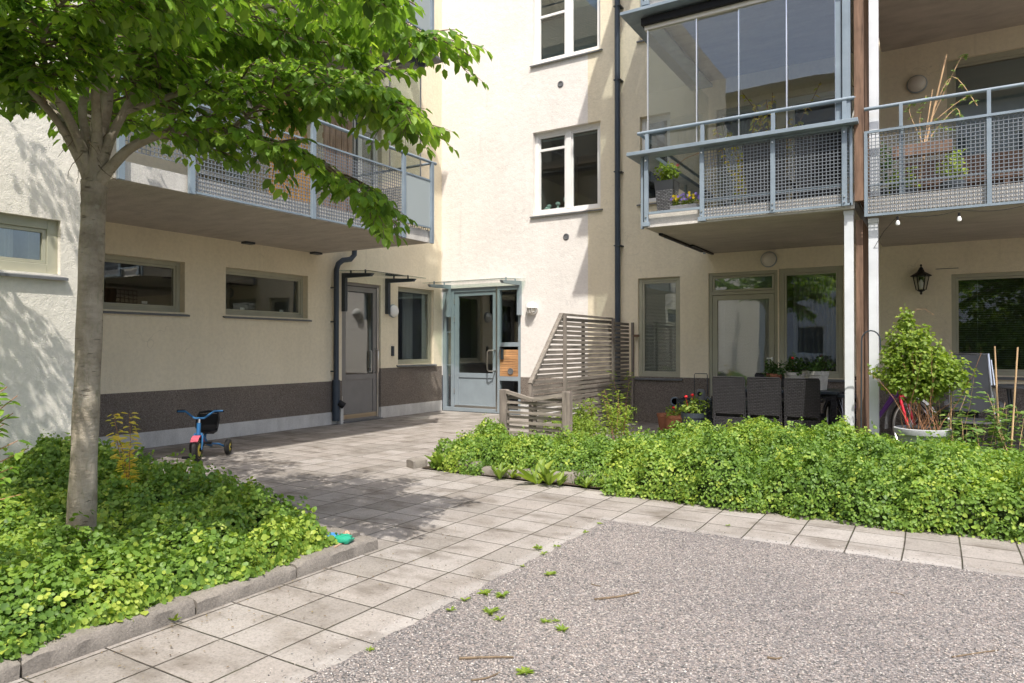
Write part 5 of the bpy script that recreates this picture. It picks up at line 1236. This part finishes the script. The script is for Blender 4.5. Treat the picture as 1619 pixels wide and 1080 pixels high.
for s_ in (-1, 1): MB().tube([(-.115, s_*.165, .547), (-.13, s_*.245, .547)], .018, 10).build('grip', 'black', tc, smooth=True)
fm = MB(); pts = [(.155*math.cos(t), .135+.155*math.sin(t)) for t in np.linspace(.7, 2.7, 12)]
for i in range(11): a, b = pts[i], pts[i+1]; fm.add([(a[0], -.04, a[1]), (b[0], -.04, b[1]), (b[0], .04, b[1]), (a[0], .04, a[1])], [(0, 1, 2, 3)])
fm.build('fender', 'pinkred', tc, smooth=True)
MB().tube([(-.05, 0, .33), (-.16, 0, .27), (-.28, 0, .22), (-.38, 0, .15), (-.53, 0, .11)], .017, 10).tube([(-.28, 0, .20), (-.30, 0, .27)], .015, 8).tube([(-.36, .0, .16), (-.42, .12, .14), (-.53, .16, .09)], .011, 8).tube([(-.36, .0, .16), (-.42, -.12, .14), (-.53, -.16, .09)], .011, 8).build('frame', 'blue', tc, smooth=True)
MB().tube([(-.53, -.21, .09), (-.53, .21, .09)], .007, 8).build('axle', 'steel', tc)
sm = MB()
pr = [(-.20, .02), (-.30, .0), (-.38, .02), (-.42, .08), (-.43, .20)]
for i in range(len(pr)-1):
    (x0, z0_), (x1, z1_) = pr[i], pr[i+1]; w0_, w1_ = (.06, .09, .11, .115, .11)[i], (.06, .09, .11, .115, .11)[i+1]
    for s in (0, .014): pass
    sm.add([(x0, -w0_, .27+z0_), (x1, -w1_, .27+z1_), (x1, w1_, .27+z1_), (x0, w0_, .27+z0_), (x0, -w0_, .285+z0_), (x1+.012, -w1_, .285+z1_), (x1+.012, w1_, .285+z1_), (x0, w0_, .285+z0_)], [(0, 1, 2, 3), (7, 6, 5, 4), (0, 4, 5, 1), (3, 2, 6, 7), (1, 5, 6, 2), (0, 3, 7, 4)])
sm.tube([(-.36, -.11, .33), (-.40, -.12, .42), (-.44, -.10, .50), (-.445, 0, .515), (-.44, .10, .50), (-.40, .12, .42), (-.36, .11, .33)], .014, 8)
sm.build('seat', 'black', tc, smooth=True)
for s_, z in ((-1, .055), (1, .21)):
    MB().tube([(0, s_*.05, .135), (-.0, s_*.075, z)], .007, 6).box((-.02, s_*.075, z-.012), (.03, s_*.15, z+.012)).build('pedal', 'black', tc)

# crumpled toys on the kerb
def crumple(name, label, loc, m, dims, seed):
    r = random.Random(seed); o = MB(); n, k = 14, 8; vs = []
    for j in range(k+1):
        ph = math.pi*j/k
        for i in range(n):
            th = 2*math.pi*i/n; q = 1+.22*r.uniform(-1, 1)
            vs.append((loc[0]+dims[0]*math.sin(ph)*math.cos(th)*q, loc[1]+dims[1]*math.sin(ph)*math.sin(th)*q, loc[2]+dims[2]*(1-math.cos(ph)*q)*.5))
    o.add(vs, [(j*n+i, j*n+(i+1) % n, (j+1)*n+(i+1) % n, (j+1)*n+i) for j in range(k) for i in range(n)])
    return tag(o.build(name, m, origin=loc, smooth=True), label, 'toy')
crumple('crumpled_glove', 'crumpled green glove lying on the end kerb stone', (-3.045, 3.06, .074), 'toygreen', (.065, .05, .05), 1)
crumple('crumpled_glove', 'small crumpled blue glove beside the green one', (-3.13, 3.05, .074), 'toyblue', (.042, .035, .05), 2)
crumple('plastic_toy', 'dark toy lump between the blue and the green glove', (-3.09, 3.12, .074), 'pinkwood', (.025, .025, .05), 5)
crumple('plastic_toy', 'small blue toy half hidden in the leaves at the back of the tree bed', (-3.92, 3.31, .09), 'toyblue', (.05, .03, .05), 4)
MBs = MB().bar((-3.03, 3.02, .082), (-3.01, 2.95, .080), .012, .006); tag(MBs.build('wooden_stick', 'pinkwood', origin=(-3.02, 2.98, .1)), 'tiny pale stick in front of the green glove', 'stick')

# ------------------------------------------------------------------ twigs and weeds on the gravel
CAMM = [((-1.72, 3.02), (-1.52, 3.20), 'straight dark twig on the gravel near the middle of the yard'), ((-1.20, 1.70), (-1.06, 1.80), 'short dark twig on the gravel nearest the camera, left of centre'),
        ((-.42, 2.35), (-.20, 2.42), 'pale thin twig on the gravel to the right'), ((-1.14, 1.55), (-1.03, 1.66), 'curved twig by the bottom edge of the photo')]
G_ = lambda px, py: None
def ground_pt(px, py, z=0.0):
    f = 1101.; ya = R(31.34); pit = math.atan(9/f)
    F0 = Vector((-math.sin(ya), math.cos(ya), 0)); Rv = Vector((math.cos(ya), math.sin(ya), 0)); Fv = F0*math.cos(pit)+Vector((0, 0, math.sin(pit))); U = Rv.cross(Fv)
    d = Fv+Rv*((px-809.5)/f)+U*((540-py)/f); t = (z-CAMH)/d.z; return (d.x*t, d.y*t, z)
twl = [((940, 950), (1010, 939), 'straight dark twig lying on the gravel in mid yard', .006), ((726, 1044), (812, 1042), 'dark twig on the gravel nearest the bottom edge', .006), ((745, 1078), (790, 1066), 'curved twig cut by the bottom edge of the photo', .004),
       ((1505, 1041), (1578, 1030), 'thin pale twig on the gravel at lower right', .0035), ((1213, 1042), (1236, 1042), 'stubby dark twig at the bottom, right of centre', .005), ((1408, 938), (1430, 944), 'short twig on the gravel near the right side', .003), ((935, 925), (950, 928), 'tiny curled twig beside the straight twig', .003)]
for i, (a, b, l, rr_) in enumerate(twl):
    p, q = Vector(ground_pt(*a)), Vector(ground_pt(*b)); m_ = p.lerp(q, .5)+Vector((.01, .012 if i % 2 else -.008, 0))
    p.z = q.z = m_.z = rr_+.002; t = MB().tube(smooth_path([p, m_, q], 4), [rr_*(1-.3*i_/8) for i_ in range(9)], 6)
    tag(t.build('twig', 'twigbark', origin=tuple(p), smooth=True), l, 'twig', 'twigs on the gravel')
def weed(px, py, size, label, up=.6, m='brightleaf', n=12, seed=0, name='weed', leaf=None, kind=None):
    x, y, z = ground_pt(px, py); r = random.Random(seed or int(px*7+py)); P = []; D = []; Nn = []; S = []; V = []
    for k in range(n):
        a = r.random()*6.28; q = Vector((math.cos(a), math.sin(a), r.uniform(up*.4, up*1.4))).normalized(); size_ = size; P.append((x+q.x*size*.08, y+q.y*size*.08, .004)); D.append(q); Nn.append(Vector((-q.x*.6, -q.y*.6, 1))); S.append(size*r.uniform(.6, 1.1)); V.append(r.uniform(.2, .8))
    o = leaves(name, m, P, D, Nn, S, V, origin=(x, y, 0), wid=leaf or .42); return tag(o, label, 'weed', 'small weeds at the gravel edge')
wl = [(851, 868, .05, 'round leafy weed where pavers meet gravel, below the corner'), (859, 877, .04, 'small weed just below the round leafy weed'), (880, 865, .035, 'sprout on the paver edge nearest the gravel corner'), (926, 843, .035, 'small weed close to the corner of the gravel'), (828, 897, .03, 'thin weed between two paver ends'), (767, 940, .055, 'bushy weed with wide leaves off the paver edge'), (795, 944, .055, 'bushy weed right of the wide-leaved one'), (735, 950, .04, 'weed touching the paver edge, left of the bushy pair'), (713, 967, .04, 'lowest sprout along the middle paver edge'), (775, 970, .06, 'grassy weed below the bushy pair'), (790, 981, .04, 'small round weed under the grassy one'), (863, 985, .04, 'left weed of the three in mid gravel'), (879, 984, .03, 'middle weed of the three in mid gravel'), (889, 998, .045, 'right weed of the three in mid gravel'), (830, 1066, .05, 'weed near the bottom edge, on bare gravel'), (583, 1030, .035, 'weed at the paver edge in the lower left'), (1150, 832, .03, 'low weed along the right paver edge'), (948, 829, .03, 'weed at the very corner of the gravel'), (869, 910, .05, 'dark grassy weed on gravel below the corner')]
for i, (px, py, s_, l) in enumerate(wl): weed(px, py, s_*.8, l, .5, n=22 if s_ > .04 else 12, leaf=.30)
dl = [(790, 758, .16, 'pale dandelion leaves at the left of the kerb row'), (810, 757, .12, 'small dandelion beside the left one'), (850, 766, .26, 'large upright dandelion in front of the kerb'), (868, 768, .22, 'second upright dandelion in front of the kerb'), (884, 769, .15, 'low dandelion right of the upright pair'), (927, 772, .12, 'small sprout before the pale kerb stone'), (960, 775, .15, 'leafy sprout at the right end of the kerb'), (700, 742, .22, 'broad weed at the left corner of the hedge'), (1160, 800, .1, 'sprout under the hedge above the right path'), (1410, 830, .17, 'bright sprout hanging at the hedge foot, right'), (277, 983, .05, 'tiny sprout in the joint between two kerb stones')]
for i, (px, py, s_, l) in enumerate(dl):
    o = weed(px, py, s_, l, 1.6, n=11, name='dandelion', leaf=.30); o['group'] = 'dandelions and sprouts along the kerb'; o['category'] = 'dandelion'

rg = np.random.default_rng(77)
def stones(name, pts, size, m, label, cat):
    mb_v = []; mb_f = []; base = np.array([(1, 0, 0), (-1, 0, 0), (0, 1, 0), (0, -1, 0), (0, 0, 1), (0, 0, -1)], float); tri = [(0, 2, 4), (2, 1, 4), (1, 3, 4), (3, 0, 4), (2, 0, 5), (1, 2, 5), (3, 1, 5), (0, 3, 5)]
    n = len(pts); a = rg.random(n)*6.28; sz = size*rg.uniform(.45, 1.3, n)
    V = base[None]*(sz[:, None, None]*rg.uniform(.6, 1.2, (n, 6, 1))); V[:, :, 2] *= .7
    c, s_ = np.cos(a)[:, None], np.sin(a)[:, None]; X = V[:, :, 0]*c-V[:, :, 1]*s_; Y = V[:, :, 0]*s_+V[:, :, 1]*c
    V = np.stack([X, Y, V[:, :, 2]], 2)+pts[:, None, :]+np.stack([0*sz, 0*sz, sz*.3], 1)[:, None, :]
    me = bpy.data.meshes.new(name); F = (np.arange(n)*6)[:, None, None]+np.array(tri)[None]
    me.from_pydata(V.reshape(-1, 3).tolist(), [], F.reshape(-1, 3).tolist()); me.materials.append(M[m]); me.update()
    me.polygons.foreach_set('use_smooth', [True]*len(me.polygons))
    o = bpy.data.objects.new(name, me); col.objects.link(o); return tag(o, label, cat, kind='stuff')
n = 26000; px_ = rg.uniform(-2.0, .9, n); py_ = .9+rg.random(n)**1.3*3.75
stones('loose_gravel', np.stack([px_, py_, np.full(n, .003)], 1), .0048, 'gravelstone', 'small grey and pinkish stones lying loose over the gravel yard', 'gravel')
n = 1500; e = np.abs(rg.normal(0, .10, n)); tt = rg.random(n); k = rg.random(n) < .6
pts = np.stack([np.where(k, -2.03-e, -2.03+tt*3.2), np.where(k, .8+tt*3.9, 4.67+e), np.full(n, -.002)], 1)
stones('spilled_gravel', pts, .0036, 'gravelstone', 'stray little stones spilled from the gravel onto the edge of the pavers', 'gravel')
n = 520; a_ = rg.random(n); xx = -2.95+np.abs(rg.normal(0, .30, n)); kk = rg.random(n) < .55
xx = np.where(kk, xx, rg.uniform(-6.5, -2.1, n)); yy = np.where(kk, .9+a_*3, rg.uniform(3.3, 8.5, n))
lt = leaves('leaf_litter', 'litter', np.stack([xx, yy, np.full(n, .004)], 1), np.stack([rg.normal(0, 1, n), rg.normal(0, 1, n), rg.normal(0, .1, n)], 1), np.tile([0., 0., 1.], (n, 1)), rg.uniform(.005, .014, n), rg.random(n))
tag(lt, 'scattered brown leaf crumbs and seeds on the paving', 'leaf litter', kind='stuff')
# ------------------------------------------------------------------ things on the balconies
tp = thing('tall_planter', 'tall tapered grey wicker planter with a leafy plant on the glazed balcony', 'planter', (-2.93, 8.62, 2.90))
for za, zb, wa, wb, mm in ((0, .34, .09, .115, 'wickerlight'), (.34, .46, .115, .125, 'sill')):
    MB().add([(-wa, -wa, za), (wa, -wa, za), (wa, wa, za), (-wa, wa, za), (-wb, -wb, zb), (wb, -wb, zb), (wb, wb, zb), (-wb, wb, zb)], [(0, 1, 5, 4), (1, 2, 6, 5), (2, 3, 7, 6), (3, 0, 4, 7), (0, 3, 2, 1), (4, 5, 6, 7)]).build('body' if za == 0 else 'rim', mm, tp)
blob_foliage(tp, 'foliage', 'brightleaf', (0, 0, .56), (.15, .13, .12), 300, .05, 91, .5)
bxm = thing('flower_box', 'grey flower box of yellow and violet pansies on the glazed balcony', 'flower box', (-2.66, 8.50, 2.905))
MB().box((-.17, -.07, 0), (.17, .07, .11)).build('box', 'potgrey', bxm, bevel=.01); blob_foliage(bxm, 'foliage', 'brightleaf', (0, 0, .15), (.18, .09, .07), 420, .03, 92, .6)
for mm, sd_ in (('petalyellow', 1), ('petalviolet', 2)):
    f_ = MB(); r = random.Random(sd_)
    for k in range(22): c = (r.uniform(-.17, .17), r.uniform(-.1, .04), .17+r.uniform(0, .08)); f_.lathe([(.001, -.004), (.016, -.006), (.019, .002), (.001, .008)], c, 8, 'y')
    f_.build('blossoms', mm, bxm)
for i, (x, rz, l) in enumerate(((-1.72, 172, 'light wicker chair behind the mesh of the glazed balcony, left one'), (-1.15, 186, 'light wicker chair on the glazed balcony nearest the white column'))):
    t = thing('balcony_chair', l, 'chair', (x, 8.72, 2.90), R(rz), group='wicker chairs on the glazed balcony')
    MB().add([(-.22, 0, .06), (.22, 0, .06), (.26, .12, .86), (-.26, .12, .86), (-.22, .03, .06), (.22, .03, .06), (.26, .15, .86), (-.26, .15, .86)], [(0, 1, 2, 3), (7, 6, 5, 4), (0, 3, 7, 4), (1, 5, 6, 2), (3, 2, 6, 7), (0, 4, 5, 1)]).build('backrest', 'wicker', t)
    MB().box((-.22, -.42, .34), (.22, .02, .40)).build('seat', 'wickerlight', t, bevel=.01)
    for sx in (-1, 1):
        for y in (-.38, .0): MB().box((sx*.2-.018, y-.018, 0), (sx*.2+.018, y+.018, .34)).build('leg', 'wicker', t)
o = MB().box((-.45, 0, 0), (.45, .35, .04))
bp_ = thing('balcony_plant', 'trailing pink flower hanging under the glazed balcony ledge', 'plant', (-2.72, 8.40, 3.50))
MB().tube([(0, 0, 0), (.1, 0, .07), (.3, 0, .12)], .003, 5).build('stems', 'drystem', bp_); MB().lathe([(.001, -.02), (.025, 0), (.001, .02)], (0, 0, 0), 10).build('blossom', 'petalpink', bp_)
vine = thing('indoor_vine', 'leafy climbing plant behind the balcony glass', 'plant', (-2.1, 9.4, 2.90))
st = MB(); r = random.Random(33); P = []; D = []; Nn = []; S = []; V = []
for k in range(16):
    bp = branch_path((r.uniform(-.3, .3), 0, 0), (r.uniform(-.3, .3), r.uniform(-.2, .2), 1), r.uniform(1.2, 2.0), 10, .15, 0, r); st.tube(bp, .004, 5)
    for i in range(3, 10):
        for j in range(5): a = r.random()*6.28; P.append(bp[i].lerp(bp[i+1], r.random())); D.append(Vector((math.cos(a), math.sin(a), -.5))); Nn.append(Vector((0, -.5, 1))); S.append(.075); V.append(r.random())
st.build('stems', 'drystem', vine); leaves('foliage', 'yellowleaf', P, D, Nn, S, V, parent=vine)
# right balcony
rb = thing('balcony_tomato', 'straggly tomato plant tied to leaning canes on the right balcony', 'tomato plant', (-.12, 8.75, 2.83))
MB().tube([(-.02, 0, .25), (.03, 0, .6), (.23, 0, 1.55)], [.012, .011, .008], 8).tube([(-.04, 0, .2), (.1, 0, 1.2)], .006, 6).build('cane', 'bamboo', rb)
st = MB(); r = random.Random(35); P = []; D = []; Nn = []; S = []; V = []
for s0, s1, s2 in (((.0, 0, .5), (-.02, 0, .9), (.04, 0, 1.15)), ((.08, 0, .7), (.3, 0, .95), (.35, 0, .85)), ((.1, 0, .95), (.28, 0, 1.3), (.50, 0, .95)), ((.1, 0, .9), (.34, 0, 1.45), (.40, 0, 1.5)), ((.02, 0, .6), (-.12, 0, 1.0), (-.05, 0, 1.1)), ((.05, 0, .8), (.3, 0, 1.0), (.45, 0, 1.08)), ((0, 0, .4), (.12, 0, .75), (.3, 0, .72))):
    pp = smooth_path([s0, s1, s2], 5); st.tube(pp, .004, 5)
    for i in range(2, len(pp)-1):
        for j in range(5 if i > 6 else 2): a = r.random()*6.28; P.append(pp[i]); D.append(Vector((math.cos(a), math.sin(a), r.uniform(-.7, .3)))); Nn.append(Vector((r.uniform(-.5, .5), -.5, 1))); S.append(r.uniform(.03, .06)); V.append(r.uniform(.3, 1))
st.build('stems', 'bamboo', rb); leaves('foliage', 'blueleaf', P, D, Nn, S, V, parent=rb, wid=.5)
pot('balcony_plant', 'green potted plant at the foot of the canes on the right balcony', (.16, 8.85, 2.86), .09, .12, .16, 'charcoal', 'brightleaf', ph=.36, n=260, seed=17, cat='plant', vb=.6)
pot('balcony_plant', 'low leafy plant left of the canes on the right balcony', (-.30, 8.85, 2.86), .10, .13, .14, 'charcoal', 'brightleaf', ph=.20, n=260, seed=18, cat='plant', vb=.6)
pot('balcony_plant', 'dark shrub in the left corner of the right balcony', (-.5, 9.0, 2.86), .09, .12, .18, 'charcoal', 'darkleaf', ph=.5, n=300, seed=19, cat='plant')
tx = thing('trough_planter', 'brown wicker trough planter hanging behind the mesh of the right balcony', 'planter', (-.12, 8.62, 3.30)); MB().box((-.28, -.06, 0), (.28, .06, .12)).build('box', 'brownwood', tx, bevel=.006)
MB().tube([(-.2, -.065, .1), (-.2, -.09, .20), (-.2, -.30, .20)], .004, 6).tube([(.2, -.065, .1), (.2, -.09, .20), (.2, -.30, .20)], .004, 6).build('hooks', 'charcoal', tx)
bb = thing('balcony_bench', 'long dark wooden bench along the back of the right balcony', 'bench', (.6, 9.9, 2.83)); MB().box((-.95, -.22, .36), (1.2, .22, .42)).build('seat', 'brownwood', bb); MB().box((-.95, .18, .42), (1.2, .22, .75)).build('backrest', 'brownwood', bb)
for x in (-.85, .1, 1.1): MB().box((x-.03, -.2, 0), (x+.03, .2, .36)).build('leg', 'brownwood', bb)
# left balcony things
oc = thing('orange_board', 'bright orange wooden board leaning behind the left balcony railing', 'board', (-7.0, 5.9, 2.90))
MB().add([(0, -.15, 0), (0, .55, 0), (-.25, .62, 1.6), (-.25, -.02, 1.75), (.02, -.15, 0), (.02, .55, 0), (-.23, .62, 1.6), (-.23, -.02, 1.75)], [(0, 1, 2, 3), (7, 6, 5, 4), (0, 3, 7, 4), (1, 5, 6, 2), (3, 2, 6, 7), (0, 4, 5, 1)]).build('panel', 'orangeboard', oc)
pw = thing('pallet_screen', 'bare pinkish wooden slat screen on the left balcony', 'screen', (-7.1, 6.75, 2.90))
for k in range(5): MB().box((0, -.02+k*.11, 0), (.02, .07+k*.11, 1.55+.08*(k % 2))).build('slat', 'pinkwood', pw)
MB().box((-.02, -.02, .4), (0, .53, .47)).box((-.02, -.02, 1.2), (0, .53, 1.27)).build('crossbar', 'pinkwood', pw)
# string lights under the right balcony
sg = thing('string_lights', 'clear bulb string lights under the right balcony edge', 'string lights', (-.1, 8.12, 2.6), world=True)
ln_ = [(-.56, 8.30, 2.30), (-.46, 8.22, 2.46), (-.33, 8.16, 2.60)]+[(-.33+.05*i, 8.14, 2.60-.035*math.sin(math.pi*(i % 11)/11)) for i in range(1, 40)]
MB().tube(ln_, .0028, 5).build('cable', 'black', sg)
for x, z in ((-.33, 2.585), (.20, 2.575), (.85, 2.56)):
    MB().tube([(x, 8.14, z), (x, 8.14, z-.035)], .010, 8).build('socket', 'black', sg); MB().lathe([(.001, 0), (.012, -.005), (.022, -.03), (.018, -.05), (.001, -.058)], (x, 8.14, z-.033), 14).build('bulb', 'bulb', sg, smooth=True)
# carriage lantern
ln2 = thing('wall_lantern', 'black carriage lantern on the right terrace wall', 'wall lantern', (-.17, YB-.12, 2.16))
MB().lathe([(.001, -.20), (.012, -.195), (.018, -.175), (.010, -.165), (.045, -.145), (.055, -.13), (.001, -.13)], (0, 0, 0), 6).build('base', 'black', ln2)
MB().lathe([(.001, .215), (.010, .21), (.014, .195), (.006, .18), (.022, .165), (.045, .11), (.085, .085), (.125, .06), (.125, .05), (.001, .05)], (0, 0, 0), 6).build('roof', 'black', ln2)
cg = MB()
for k in range(6): a = math.pi*2*k/6; cg.bar((.058*math.cos(a), .058*math.sin(a), -.135), (.095*math.cos(a), .095*math.sin(a), .055), .012, .012)
cg.build('cage', 'black', ln2); MB().lathe([(.052, -.13), (.088, .05)], (0, 0, 0), 6).build('glass', 'clearglass', ln2)
MB().lathe([(.001, -.12), (.02, -.1), (.026, -.05), (.015, 0), (.001, .01)], (0, 0, 0), 12).build('bulb', 'opalwhite', ln2, smooth=True)
MB().box((-.03, .08, -.02), (.03, .118, .10)).tube([(0, .1, .08), (0, .05, .16), (0, 0, .18)], .008, 6).build('bracket', 'black', ln2)
MB().box((.0, YB-.008, 2.305), (.26, YB-.001, 2.312)).build('cable_run', 'charcoal', bld)
for o in bpy.data.objects:
    if o.type == 'MESH' and o.parent is None and 'label' not in o and o.get('kind') is None: print('UNTAGGED', o.name)
